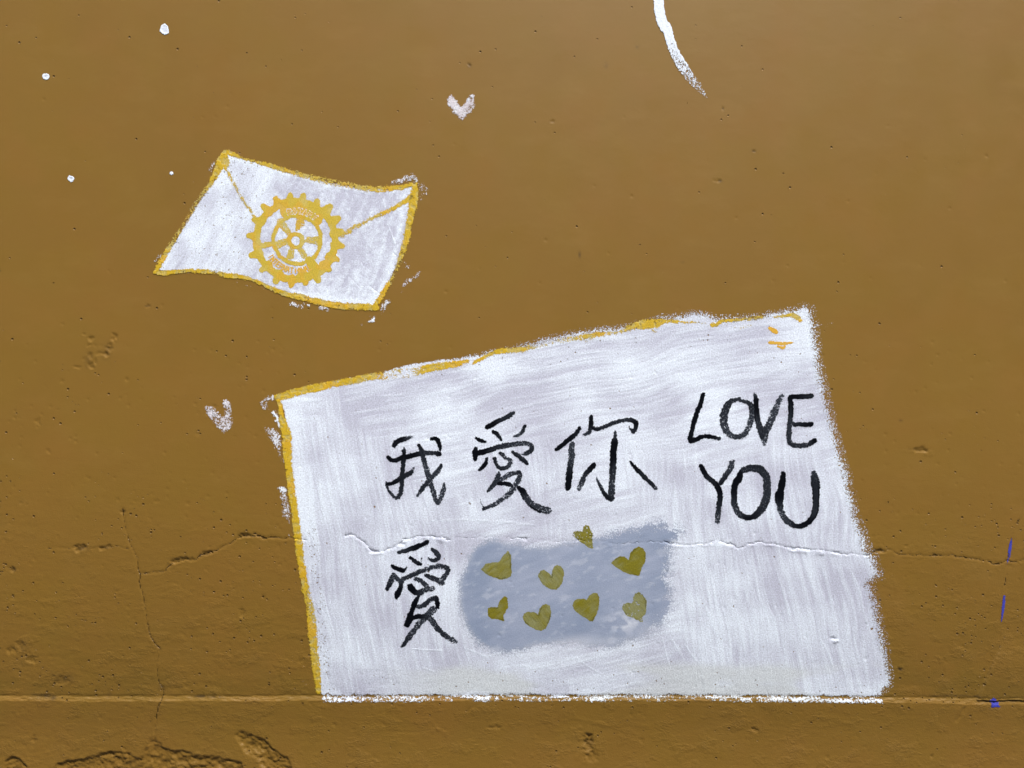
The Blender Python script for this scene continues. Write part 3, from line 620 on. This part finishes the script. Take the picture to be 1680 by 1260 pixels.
def A(*s, w=32, l=.92, o=(410, 700)): return Z(o[0], o[1], K3, s, w, l)
o4, o5, o2, o7, o3, o6 = (410, 700), (730, 700), (730, 480), (410, 920), (1050, 480), (1050, 700)
GLY = [
 ('chinese_character', 'first black character of the upper row, meaning I', [
  A((1168,155,30),(1190,120,34),(1240,105,34),(1310,82,20,.35)), A((1122,245,26),(1140,268,30,1),(1180,272,30,.9),(1240,250,38,1),(1300,240,36,1),(1350,222,36,.95),(1420,215,32,.75),(1480,212,30,.7),(1535,220,34,.95)),
  A((1247,178,18,.6),(1250,220,30,1),(1243,300,30,.9),(1234,400,32,.85),(1230,480,32,.8),(1218,545,30,.75),(1190,582,26,.6),(1150,548,20,.6),(1118,500,16,.7),(1103,448,12,.5)),
  A((1112,468,20,.9),(1160,455,26,.95),(1210,425,32,.9),(1270,392,34,.85),(1310,368,32,.8),(1330,330,12,.4)),
  A((1370,148,22,.9),(1392,190,34,.8),(1408,260,36,.75),(1430,340,38,.6),(1455,420,38,.65),(1480,500,36,.6),(1500,570,36,.65),(1520,618,30,.6),(1548,575,34,.55),(1570,505,34,.6),(1572,455,12,.4)),
  A((1552,312,22,.85),(1520,365,32,.6),(1475,410,34,.55),(1430,460,32,.7),(1395,510,32,.8),(1360,555,20,.5)),
  A((1475,98,24),(1510,98,30,1),(1535,135,30,1),(1545,190,18,.9))]),
 ('chinese_character', 'second black character of the upper row, meaning love', [
  A((345,1092,34,1),(395,1062,36,1),(470,1025,32,.8),(520,998,34,.8),(555,975,26,.75), o=o2), A((255,1180,18),(290,1197,24,1),(325,1210,20), o=o2), A((393,1128,26,1),(425,1145,28,.9),(455,1192,24,.9), o=o2),
  A((645,1085,24,.9),(632,1120,26,.75),(605,1150,24,.6),(562,1166,16,.6), o=o2),
  A((250,182,30),(247,215,44,1),(245,262,26,1), o=o5), A((245,215,36,1),(310,203,38,1),(380,182,38,.85),(450,160,38,.75),(530,148,38,.65),(610,135,34,.6),(680,140,36,.6),(705,165,32,.7),(692,198,34,.8),(650,218,24,.6),(622,225,12,.4), o=o5),
  A((338,258,20,.8),(332,295,28,1),(305,330,30,1),(275,350,14,.8), o=o5), A((402,255,22,.9),(415,300,26,.85),(440,332,28,.85),(480,338,28,.8),(518,315,30,.6),(532,275,26,.55),(505,258,20,.6), o=o5), A((452,215,26,.8),(478,238,28,.6),(500,262,20,.5), o=o5),
  A((552,208,26,.85),(600,240,30,.75),(640,275,32,.85),(668,300,22,.9), o=o5),
  A((435,375,26,.7),(425,420,36,.7),(395,470,38,.75),(345,522,16,.7), o=o5),
  A((440,445,30,.6),(490,405,34,.55),(545,378,32,.6),(600,372,30,.75),(605,410,34,.6),(570,475,44,.5),(525,540,40,.5),(460,590,36,.5),(400,630,30,.6),(310,668,18,.8), o=o5), A((285,568,4,.8),(292,610,6,.8),(308,645,8,.8),(325,660,8,.8), o=o5),
  A((440,460,28,1),(500,462,30,1),(545,478,26,.8), o=o5), A((598,495,34,1),(630,525,42,1),(655,570,46,.7),(700,625,50,.6),(760,660,56,.6),(835,680,52,.5), o=o5), A((690,640,14,1),(740,675,12,1),(820,698,12,.9), o=o5)]),
 ('chinese_character', 'third black character of the upper row, meaning you', [
  A((903,185,26,1),(950,150,32,1),(1005,105,34,1),(1060,60,34,.85),(1092,12,24,.9), o=o5), A((1030,140,36,.55),(1028,200,46,.55),(1022,270,46,.6),(1012,340,44,.85),(1004,420,44,1),(998,495,42,1), o=o5),
  A((1185,1003,24,.9),(1187,1050,34,1),(1178,1105,34,.8),(1160,1140,28,.75),(1118,1152,12,.5), o=o2),
  A((1188,1082,24,.9),(1215,1105,28,.9),(1260,1102,28,.8),(1320,1075,28,.75),(1390,1048,28,.75),(1460,1035,28,.7),(1520,1035,34,.9),(1548,1062,36,1),(1545,1098,30,.9),(1525,1128,28,.8),(1490,1085,6,.7), o=o2),
  A((1380,45,22,.55),(1378,90,26,.8),(1375,130,48,1),(1365,200,46,1),(1366,260,48,1),(1360,330,48,.8),(1356,420,46,.65),(1352,500,46,.6),(1345,578,48,.75), o=o5), A((1340,590,22,.9),(1300,555,30,.9),(1265,490,24,.7),(1240,440,16,.6),(1228,400,8,.5), o=o5),
  A((1210,298,18,.95),(1195,325,40,1),(1155,365,34,.85),(1125,410,34,.7),(1108,455,36,.6),(1090,498,36,.4), o=o5),
  A((1505,288,16,1),(1540,330,28,1),(1590,380,30,.9),(1640,430,30,.8),(1685,475,30,.75),(1708,500,26,.5), o=o5)]),
 ('chinese_character', 'black character alone at the lower left of the sheet, meaning love', [
  A((1205,1018,22,.7),(1260,1005,28,.7),(1320,985,34,.95),(1380,962,34,.95),(1440,935,28,.9)), A((1302,1062,22,.95),(1340,1090,30,.8),(1382,1115,24,1)), A((1392,1065,8,.5),(1388,1090,8,.6),(1384,1105,8,.7)),
  A((1478,995,24,.8),(1515,1022,36,.7),(1532,1055,34,.7),(1500,1085,30,.75),(1450,1070,18,.6)), A((1160,45,26,1),(1200,65,30,1),(1245,80,28,1),(1275,45,8,.4), o=o7),
  A((1165,110,30,.6),(1145,160,40,.7),(1115,225,30,.85), o=o7), A((1170,115,26,.6),(1215,160,36,.6),(1260,138,32,.75),(1340,105,32,.7),(1440,65,32,.65),(1540,42,36,.6),(1595,55,36,.7),(1602,90,30,.7),(1575,130,34,.65),(1550,180,36,.5), o=o7),
  A((1430,118,28,.8),(1480,140,34,.7),(1560,175,40,.55), o=o7), A((1235,150,34,.5),(1222,215,34,.9),(1205,255,38,1),(1188,290,34,1), o=o7), A((1300,205,40,.95),(1325,240,46,1),(1365,262,40,.8),(1410,240,40,.65),(1480,222,36,.5), o=o7), A((1340,145,26,.5),(1390,165,36,.6),(1430,200,34,.6), o=o7),
  A((1365,290,22,.9),(1340,340,38,1),(1315,400,36,1),(1295,465,42,1),(1275,515,42,1), o=o7), A((1365,372,34,.6),(1420,355,34,.7),(1460,315,30,.7),(1505,300,32,.8),(1520,340,36,1),(1522,375,22,1), o=o7),
  A((1490,390,50,.55),(1430,450,46,.5),(1370,515,42,.55),(1310,590,40,.6),(1265,655,32,.75),(1230,698,16,.8), o=o7), A((1310,462,28,1),(1370,448,34,1),(1430,455,32,.8),(1475,480,44,.6),(1520,545,38,.7),(1575,600,34,.7),(1640,640,40,.5),(1668,655,30,.4), o=o7)]),
 ('latin_letter', 'black L of LOVE', [A((512,822,26,1),(492,895,34,1),(465,960,34,1),(440,1040,36,1),(420,1120,32,.9),(403,1185,36,1),(425,1203,32,1),(470,1182,32,1),(520,1165,28,1),(590,1170,28,1),(642,1183,24,.7), o=o3)]),
 ('latin_letter', 'black brushed O of LOVE', [A((800,862,28,.7),(740,880,38,.75),(700,930,52,.75),(680,1000,58,.65),(680,1070,54,.55),(715,1140,46,.5),(780,1172,34,.7),(840,1150,40,.6),(882,1085,40,.55),(905,1000,40,.55),(905,935,38,.7),(880,895,30,.75),(800,868,22,.7), o=o3)]),
 ('latin_letter', 'black V of LOVE with a dry right arm', [A((930,818,18,.5),(938,870,34,1),(942,950,36,1),(955,1040,42,.75),(975,1110,44,.7),(988,1168,34,.8), o=o3), A((1148,838,34,.35),(1115,905,42,.5),(1085,980,56,.5),(1045,1070,50,.55),(1010,1145,52,.7),(1005,1220,36,.25), o=o3)]),
 ('latin_letter', 'black E of LOVE', [A((1388,838,36,.85),(1320,842,32,.9),(1260,843,34,1),(1215,850,30,1),(1222,900,34,.95),(1222,960,36,.85),(1215,1040,36,.7),(1208,1120,36,.65),(1205,1190,38,.65),(1225,1232,34,.75),(1290,1240,36,.7),(1360,1232,34,.75),(1412,1200,36,1), o=o3), A((1215,1050,30,.6),(1250,1068,30,.75),(1310,1068,32,.85),(1388,1068,34,1), o=o3)]),
 ('latin_letter', 'black Y of YOU', [A((497,322,34,1),(520,370,38,1),(560,420,38,.85),(608,458,36,.9),(640,515,40,1),(648,580,36,.9),(640,650,38,.8),(632,710,38,.6),(630,765,36,.45), o=o6), A((745,290,44,.5),(728,345,42,.6),(690,400,40,.75),(652,458,30,.9), o=o6)]),
 ('latin_letter', 'thick black O of YOU', [A((815,362,30,.9),(800,420,50,1),(768,470,46,1),(762,560,44,.9),(765,630,44,.7),(800,700,44,.65),(865,735,40,.9),(930,722,46,.85),(985,665,56,.75),(1020,585,56,.7),(1030,500,56,.7),(1025,420,56,.7),(980,350,54,.75),(900,335,50,.75),(830,352,42,.75), o=o6)]),
 ('latin_letter', 'black U of YOU with a heavy left stem', [A((1160,375,32,1),(1155,440,46,1),(1140,510,48,1),(1128,570,66,1),(1130,630,46,.8),(1150,700,44,.6),(1195,765,44,.6),(1260,803,36,.9),(1320,800,38,.95),(1375,765,38,1),(1412,700,46,.8),(1425,610,48,.85),(1425,520,52,.85),(1418,450,66,.8),(1408,380,40,.7), o=o6)]),
]
for i, (nm, lb, st) in enumerate(GLY):
    paint(nm, bbox(st, 4), .8, strokes_fn([[(p[0], p[1], p[2] * 1.15 + .35, p[3]) for p in q] for q in st], 1.6, .5, 200 + i, 1.1, lift=.50), M_INK, 1.6, note, lbl=lb)

# ------------------------------------------------------------------ the painted envelope
ENV = [(369,249),(357,285),(340,311),(322,338),(300,374),(278,410),(257,444),(275,446),(300,446),(335,446),(360,450),(400,455),(430,465),(450,474),(480,484),(520,494),(555,500),(612,503),(630,478),(642,458),(655,425),(665,395),(674,355),(682,304),(660,306),(640,310),(600,309),(570,304),(540,299),(500,288),(470,281),(430,269),(400,260),(385,255)]
env = thing('painted_envelope', 'white painted envelope with a yellow outline and a gold wheel emblem as its seal', 'wall painting', 470, 380)
def env_fn(X, Y):
    sd = poly_sd(X, Y, ENV) + 2.6 * (fbm(X / 8, Y / 8, 4, 300, .6) - .5) * 2
    cov = .10 + .98 * sstep(-.4, 1.0, sd / 3.5); cov = np.where(sd < -2.5, 0, cov)
    right = sstep(410, 470, X + .35 * (Y - 340)) ; tri = sstep(0, 12, (X - (372 + (Y - 262) * .60))) * (1 - sstep(0, 14, X - (395 + (Y - 262) * 1.0)))
    a = 1.05
    br = fbm((X * math.cos(a) + Y * math.sin(-a)) / 40, (X * math.sin(a) + Y * math.cos(a)) / 6, 4, 301, .6)
    tone = .80 - .62 * right + .45 * tri * right + 1.0 * (br - .5) + 1.0 * (fbm(X / 34, Y / 34, 3, 302) - .5)
    tone -= .3 * np.exp(-(((X - 350) / 16) ** 2 + ((Y - 345) / 30) ** 2)) + .25 * np.exp(-(((X - 395) / 18) ** 2 + ((Y - 385) / 40) ** 2))
    bx = 676 - (Y - 330) * .14 - 14 - .16 * np.maximum(Y - 400, 0)
    tone += .65 * np.exp(-((X - bx) / 6) ** 2) * sstep(330, 350, Y) + .5 * np.exp(-((X - bx + 22) / 4) ** 2) * sstep(370, 390, Y) * (1 - sstep(460, 480, Y))
    tone += .6 * np.exp(-((sd - 6) / 4) ** 2) * right * (Y > 470) + .4 * np.exp(-((sd - 6) / 3) ** 2) * (Y < 320)
    rag = (fbm(X / 5, Y / 5, 3, 303) - .5) * right
    th = .0002 * (br - .5)
    for p, w, l in ENVR:
        q = line_field_box(X, Y, p)[0]
        if q is None: continue
        sl, e = q; kq = np.exp(-(e / w) ** 2) * l; tone[sl] += kq * .9; th[sl] += .0003 * kq
    cov -= .75 * sstep(.70, .80, vnoise(X / 2.4, Y / 2.4, 304)) * (1 - right) * .5
    return cov, tone + 1.1 * rag, None if False else np.zeros(X.shape), th
ENVR = [([(395,262),(415,268),(445,277),(462,284)],1.2,.8),([(636,368),(641,380),(648,400)],1.4,.9),([(606,403),(611,395),(612,388)],1.1,.6),([(625,322),(630,330),(633,342)],1.2,.6),([(628,320),(616,335)],1,.5),([(640,410),(656,424)],.9,-.9),([(600,463),(622,481)],.9,-.8),([(585,435),(570,450),(590,470)],.9,-.4),
        ([(610,420),(600,415),(592,425),(596,435)],.9,-.6),([(620,345),(600,360),(590,372)],1.2,-.3),([(575,340),(585,346)],3,-.6),([(700,0),(701,1)],1,0)]
paint('envelope_paper', (245, 235, 695, 515), 1.25, env_fn, M_WHITE, 0, env)
ek = 260 / 1680
eb = [[(368,251,9,1),(363,265,15,1),(356,283,13,.95),(347,298,10,.85),(338,312,8,.62),(320,338,9,.55),(302,368,9,.55),(288,390,9,.7),(279,404,8,.75),(270,420,8,1),(260,438,8,1),(256,446,6,1)],
 [(254,447,6,1),(270,448,9,1),(288,446,7,.95),(313,444,7,.85),(334,445,8,1),(348,446,8,.7),(359,449,8,.7),(372,452,8,1),(398,455,8,1),(415,459,6,.95),(432,466,7,1),(449,475,8,1),(470,482,9,.95),(491,487,11,.85),(522,495,11,.85),(553,501,12,.9),(591,503,12,.9),(618,505,10,1)],
 [(614,502,8,1),(621,493,9,1),(632,475,8,.95),(645,453,7,.65),(653,434,8,.7),(661,412,10,.85),(667,391,12,.9),(673,360,12,.95),(677,336,15,1),(680,313,14,1),(680,303,7,1)],
 [(683,302,5,1),(672,304,7,1),(661,307,9,.95),(640,309,10,.85),(622,311,10,.8),(600,309,11,.75),(584,306,12,.7),(560,302,11,.62),(537,297,12,.62),(510,291,10,.7),(490,286,9,.7),(470,280,9,.8),(450,274,8,.85),(432,269,7,.9),(413,264,7,.8),(395,259,6,.75),(384,254,7,1),(372,250,8,1)],
 [(371,257,9,1),(373,268,9,1),(370,277,5,.95)]]
paint('envelope_outline', bbox(eb, 7), .9, yellow(eb, 320), M_YEL, 1, env)
for i, s in enumerate(([[(371,277,5,.85),(379,292,6,.7),(387,307,6,.65),(394,321,6,.65),(406,338,6,.7),(413,348,6,.65),(419,358,6,.7)]], [[(675,323,10,1),(662,332,9,.95),(646,342,8,.9),(625,352,8,.8),(600,364,7,.75),(582,374,8,.75),(566,383,9,.75),(560,387,8,.6)]])):
    paint('flap_line', bbox(s, 5), .9, yellow(s, 330 + i), M_YEL, 1, env)
for i, s in enumerate([[(377,247,10,.34),(386,247,16,.30),(400,254,10,.28)], [(352,268,6,.6),(346,275,9,.55),(345,282,6,.45)], [(645,301,8,.5),(660,296,10,.62),(676,291,10,.7),(682,296,8,.7)], [(688,303,10,.5),(696,311,15,.5),(690,325,9,.4)], [(663,430,2.5,.8),(669,437,3,.9)],
                       [(688,448,6,.55),(680,455,8,.6),(666,464,7,.6),(663,470,6,.5),(657,482,3,.5)], [(635,495,8,.7),(630,503,9,.65),(626,512,8,.35)], [(582,518,8,.22),(592,528,20,.30),(606,518,18,.30)], [(604,528,3,.9),(612,526,4,1),(614,522,3,.9)],
                       [(477,499,3,.9),(486,500,6,.7),(495,504,4,.7)], [(498,498,3,.9),(508,501,3,.9)], [(526,506,7,.6),(532,505,8,.65),(538,508,7,.6)], [(355,457,5,.3),(380,462,8,.38),(410,467,9,.38),(432,473,7,.35)], [(278,450,5,.55),(288,449,6,.5),(300,450,6,.4),(320,452,6,.3)], [(256,427,5,.6),(261,420,5,.7),(267,416,4,.5)],
                       [(688,440,3,.4),(694,430,4,.35),(697,422,3,.3)], [(330,318,4,.45),(312,345,5,.4),(296,372,5,.4),(282,392,4,.35)]]):
    smear(s, env, 340 + i)

# gold wheel emblem
GK = 200 / 1326
def G(x, y): return (390 + x * GK, 300 + y * GK)
def ring(cx, cy, r, w, a0=0, a1=360, ry=None, load=.95, n=40):
    return [(*[(390 + (cx + r * math.cos(math.radians(a))) * GK), (300 + (cy + (ry or r) * math.sin(math.radians(a))) * GK)], w * GK, load) for a in np.linspace(a0, a1, n)]
gear = [ring(632, 628, 428, 82, load=.97, ry=425), ring(648, 622, 258, 44, load=.9), ring(638, 630, 77, 52, load=.85, n=24)]
for (tx, ty) in [(420,165),(577,140),(712,142),(868,205),(1000,262),(1095,385),(1125,540),(1135,690),(1075,835),(1000,935),(880,1050),(737,1090),(580,1120),(412,1060),(265,950),(155,790),(122,580),(185,400),(285,265)]:
    dx, dy = 632 - tx, 628 - ty; L = math.hypot(dx, dy); bx, by = tx + dx / L * 70, ty + dy / L * 70
    gear.append(Z(390, 300, GK, [(tx - dx / L * 3, ty - dy / L * 3, 64), (bx, by, 118)], 90, .95))
for a, b, w0, w1 in [((555,540),(470,430),60,90), ((545,640),(430,675),70,90), ((600,715),(570,800),60,85), ((680,715),(725,790),60,80), ((770,625),(870,630),80,95), ((650,510),(680,430),30,120)]:
    gear.append(Z(390, 300, GK, [(a[0], a[1], w0), (b[0], b[1], w1)], 80, .72))
gear += [Z(390, 300, GK, [(230,690,60),(400,655,55)], 60, .9), Z(390, 300, GK, [(770,850,90),(850,950,110)], 90, 1.0), Z(390, 300, GK, [(480,310,50),(520,380,50)], 50, .9), ring(640, 628, 318, 110, -112, -45, load=.92, n=14), ring(640, 628, 375, 60, -112, -45, load=.9, n=14)]
def warped(st, X, Y):
    st = [[(p[0] + 3.0 * (float(vnoise(np.float64(p[0] / 15), np.float64(p[1] / 15), 405)) - .5), p[1] + 3.0 * (float(vnoise(np.float64(p[0] / 15), np.float64(p[1] / 15), 406)) - .5), p[2] * (.86 + .28 * float(vnoise(np.float64(p[0] / 9), np.float64(p[1] / 9), 407))), p[3]) for p in q] for q in st]
    return strokes_fn(st, 1.1, .3, 400, 1.4)(X, Y)
def gear_fn(X, Y):
    c, t = warped(gear, X, Y)
    tint = sstep(.52, .7, fbm(X / 16, Y / 16, 3, 401)) * .55
    return c, t - .5 * sstep(.5, .75, fbm(X / 14, Y / 14, 3, 402)), tint
emb = paint('wheel_emblem', (398, 310, 572, 480), .7, gear_fn, M_GOLD, 1, env, lbl='gold toothed wheel with six spokes sealing the envelope')
FONT = {'R': [[(0,0),(0,2)],[(0,2),(1,1.7),(.9,1.1),(0,1)],[(.3,1),(1,0)]], 'O': [[(0,1),(.5,2),(1,1),(.5,0),(0,1)]], 'T': [[(0,2),(1,2)],[(.5,2),(.5,0)]], 'A': [[(0,0),(.5,2),(1,0)],[(.2,.8),(.8,.8)]], 'Y': [[(0,2),(.5,1),(1,2)],[(.5,1),(.5,0)]],
        'I': [[(.5,0),(.5,2)]], 'N': [[(0,0),(0,2),(1,0),(1,2)]], 'E': [[(1,2),(0,2),(0,0),(1,0)],[(0,1),(.8,1)]], 'L': [[(0,2),(0,0),(1,0)]]}
def arc_text(txt, cx, cy, r, a_mid, span, h, w, inward, lw, load):
    out = []; n = len(txt)
    for i, ch in enumerate(txt):
        a = math.radians(a_mid + (i - (n - 1) / 2) * span / n * (1 if not inward else -1))
        ux, uy = math.cos(a), math.sin(a); tx, ty = -uy, ux
        if inward: ux, uy, tx, ty = -ux, -uy, -tx, -ty
        bx, by = cx + math.cos(a) * r, cy + math.sin(a) * r
        for pl in FONT[ch]:
            out.append([(390 + (bx + tx * (p[0] - .5) * w + ux * (p[1] - 1) * h / 2) * GK, 300 + (by + ty * (p[0] - .5) * w + uy * (p[1] - 1) * h / 2) * GK, lw, load) for p in pl])
    return out
t1 = arc_text('ROTARY', 640, 628, 320, -78, 62, 52, 34, False, 1.5, .9)
t0 = arc_text('ROTARY', 640, 628, 320, -78, 62, 60, 38, False, 3.0, .62)
def text_fn(strokes, seed):
    def fn(X, Y):
        cov = np.zeros(X.shape); 
        for s in strokes:
            xs = [p[0] for p in s]; ys = [p[1] for p in s]
            ix = (X[0] > min(xs) - 4) & (X[0] < max(xs) + 4); iy = (Y[:, 0] > min(ys) - 4) & (Y[:, 0] < max(ys) + 4)
            sl = np.ix_(iy, ix); e = line_field(X[sl], Y[sl], s)[0]
            cov[sl] = np.maximum(cov[sl], sstep(-.8, .8, -e + .8 * (fbm(X[sl] / 2.5, Y[sl] / 2.5, 2, seed) - .5)) * s[0][3] * 1.1)
        return cov, .4 + .8 * (fbm(X / 9, Y / 9, 2, seed + 1))
    return fn
def sub(name, st, m, layer, lbl=None):
    return paint(name, bbox(st, 4), .5, text_fn(st, 410), m, layer, emb_parent(), cut=.12, lbl=lbl)
def emb_parent(): return emb
sub('lettering_ground', t0, M_WHITE, 1.5)
sub('lettering', t1, M_ORANGE, 2.0, 'small orange letters on the upper rim of the wheel')
wb = [ring(640, 628, 322, 88, 42, 152, load=.9, n=24)]
wb[0] = [(x, y, w * (.5 if k < 2 or k > 21 else 1), l) for k, (x, y, w, l) in enumerate(wb[0])]
# the lower band is bare white paper between the rings; orange letters stand on it
t2 = arc_text('INTERNATIONAL', 640, 628, 326, 106, 92, 56, 30, True, 1.9, .95)
sub('lettering', t2, M_ORANGE, 1.6, 'small orange letters on the lower white band of the wheel')

# ------------------------------------------------------------------ white hearts, dots, arc, blue marks: each a thing of its own
def single(name, label, cat, fn, box, step, m, layer=0, group=None):
    o = paint(name, box, step, fn, m, layer); c = wpos(np.float64((box[0] + box[2]) / 2), np.float64((box[1] + box[3]) / 2), 0.)
    me = o.data; n = len(me.vertices); co = np.empty(n * 3, np.float32); me.vertices.foreach_get('co', co)
    co = co.reshape(-1, 3) - c.astype(np.float32); me.vertices.foreach_set('co', co.ravel()); me.update(); o.location = tuple(c)
    return tag(o, label, cat, group)
def heart_fn(P, load, seed, lobes):
    def fn(X, Y):
        sd = poly_sd(X, Y, P) + 2.2 * (fbm(X / 3.5, Y / 3.5, 3, seed) - .5)
        n = fbm(X / 3.2, Y / 2.4, 3, seed + 1, .6)
        c = sstep(-1.6, 2.2, sd) * np.clip(load + .9 * (n - .5) - .25 * np.exp(-(sd / 2.0) ** 2), 0, 1)
        for x, y, r in lobes: c += sstep(-1, 2, sd) * .5 * np.exp(-((X - x) ** 2 + (Y - y) ** 2) / r ** 2)
        return c, .28 + 1.1 * (fbm(X / 7, Y / 7, 3, seed + 2) - .5)
    return fn
WH1 = [(700 + a * .0714, 130 + b * .0714) for a, b in [(545,350),(510,400),(470,470),(475,560),(500,630),(560,700),(590,780),(680,830),(740,910),(790,935),(840,940),(890,890),(930,815),(980,805),(1040,760),(1090,680),(1110,580),(1100,450),(1085,350),(1050,335),(1000,355),(960,420),(900,480),(865,560),(810,630),(760,590),(720,510),(640,430),(590,365)]]
WH2 = [(320 + a * .0635, 640 + b * .0635) for a, b in [(370,380),(290,400),(250,440),(270,520),(280,600),(350,680),(430,790),(520,910),(620,1010),(700,1090),(750,1120),(800,1040),(850,1060),(900,1000),(960,960),(985,850),(960,700),(940,600),(940,420),(930,320),(880,260),(800,225),(745,240),(725,330),(740,450),(760,580),(740,680),(700,700),(650,600),(560,500),(460,420)]]
single('painted_heart', 'small pale white heart high on the wall, between the envelope and the white arc', 'painted heart', heart_fn(WH1, .66, 500, [(742,168,7),(755,180,6)]), (728, 150, 784, 202), .7, M_SMEAR, group='small white hearts on the wall')
single('painted_heart', 'dry speckled white heart left of the large note', 'painted heart', heart_fn(WH2, .50, 510, [(344,679,5),(371,660,5)]), (332, 650, 388, 716), .7, M_SMEAR, group='small white hearts on the wall')
def dot_fn(P, seed, hollow):
    def fn(X, Y):
        sd = poly_sd(X, Y, P); c = 1.2 * sstep(-.8, .8, sd)
        return c, 1.0 - .6 * hollow * sstep(1.5, 4.0, sd) + .3 * (vnoise(X, Y, seed) - .5), None if False else np.zeros(X.shape), .0003 * np.exp(-((sd - 1.2) / 1.2) ** 2)
    return fn
for k_, (lb, pts, hl) in enumerate([
 ('largest white paint dot, near the top left corner', [(250 + a / 42, 30 + b / 42) for a, b in [(825,370),(900,410),(1000,480),(1070,580),(1110,700),(1130,850),(1140,960),(1100,1050),(1000,1110),(850,1130),(720,1080),(620,1000),(540,900),(505,820),(560,700),(610,600),(640,500),(720,430)]], .6),
 ('round white paint dot close to the left edge of the wall view', [(60 + a / 42, 110 + b / 42) for a, b in [(480,470),(600,470),(700,450),(820,490),(890,580),(900,680),(850,780),(770,880),(700,870),(600,850),(480,820),(420,700),(410,570)]], .8),
 ('white paint dot left of the envelope', [(100 + a / 42, 278 + b / 42) for a, b in [(600,425),(720,450),(830,490),(940,620),(890,740),(800,830),(710,890),(640,820),(540,760),(470,650),(480,540)]], 1.0),
 ('tiny white paint speck just left of the envelope top', [(281.5 + 2.9 * math.cos(a) , 284.2 + 2.6 * math.sin(a)) for a in np.linspace(0, 6.0, 9)], .8)]):
    xs = [p[0] for p in pts]; ys = [p[1] for p in pts]
    single('paint_dot', lb, 'paint dot', dot_fn(pts, 520 + k_, hl), (min(xs) - 3, min(ys) - 3, max(xs) + 3, max(ys) + 3), .45, M_WHITE, group='white paint dots on the wall')
AK = 140 / 1038
arc = [Z(1040, 0, AK, [(420,-650),(340,-450),(300,-250),(296,-80),(300,0),(306,90),(318,180),(345,270),(372,340,105)], 122, 1.0),
       Z(1040, 0, AK, [(400,300,62,1),(410,370,100,1),(428,450,110,.9),(462,560,118,.74),(515,680,116,.7),(580,800,120,.62),(650,900,116,.58),(720,985,110,.5),(790,1070,90,.46),(850,1140,50,.42),(885,1188,14,.4)], 100), 
       Z(1040, 0, AK, [(425,290,30,1),(455,380,30,1),(485,500,28,1),(530,610,26,1),(590,710,24,.95),(650,800,20,.85),(720,910,14,.7)], 30, 1.0)]
def arc_fn(X, Y):
    c, t = strokes_fn(arc, 1.4, .55, 530, 1.0)(X, Y)
    return c, .75 + .3 * t, np.zeros(X.shape), .0003 * t
single('brush_stroke', 'thick curved white brush stroke coming down from the top edge and drying out', 'brush stroke', arc_fn, (1070, -95, 1172, 166), .9, M_WHITE)
for lb, st in [('upper thin blue paint streak on the right, crossing the crack', [[(1659.5,884,1.5,.9),(1658,893,4.2,.95),(1656,905,4.6,.8),(1654.5,916,3.2,.6),(1652,924,1.2,.5)]]),
               ('lower thin blue paint streak on the right, below the crack', [[(1647.5,978,3.4,1),(1646.5,990,4.0,1),(1645,1003,3.8,1),(1643.5,1013,2.2,1),(1642.6,1020,1.0,1)]])]:
    single('blue_streak', lb, 'paint streak', strokes_fn(st, 1.0, .4, 540, .4), bbox(st, 3), .6, M_BLUE, group='blue paint streaks on the right')
BP = [(1625,1146),(1628,1144),(1632,1146),(1634,1152),(1637,1151),(1636,1155),(1640,1158.5),(1632,1158.5),(1624,1159),(1625,1152),(1621,1147)]
single('blue_patch', 'small blue paint patch on the ledge at the lower right', 'paint patch', lambda X, Y: (1.15 * sstep(-.6, .8, poly_sd(X, Y, BP) + .8 * (vnoise(X / 2, Y / 2, 3) - .5)), np.ones(X.shape)), (1615, 1140, 1645, 1163), .6, M_BLUE)
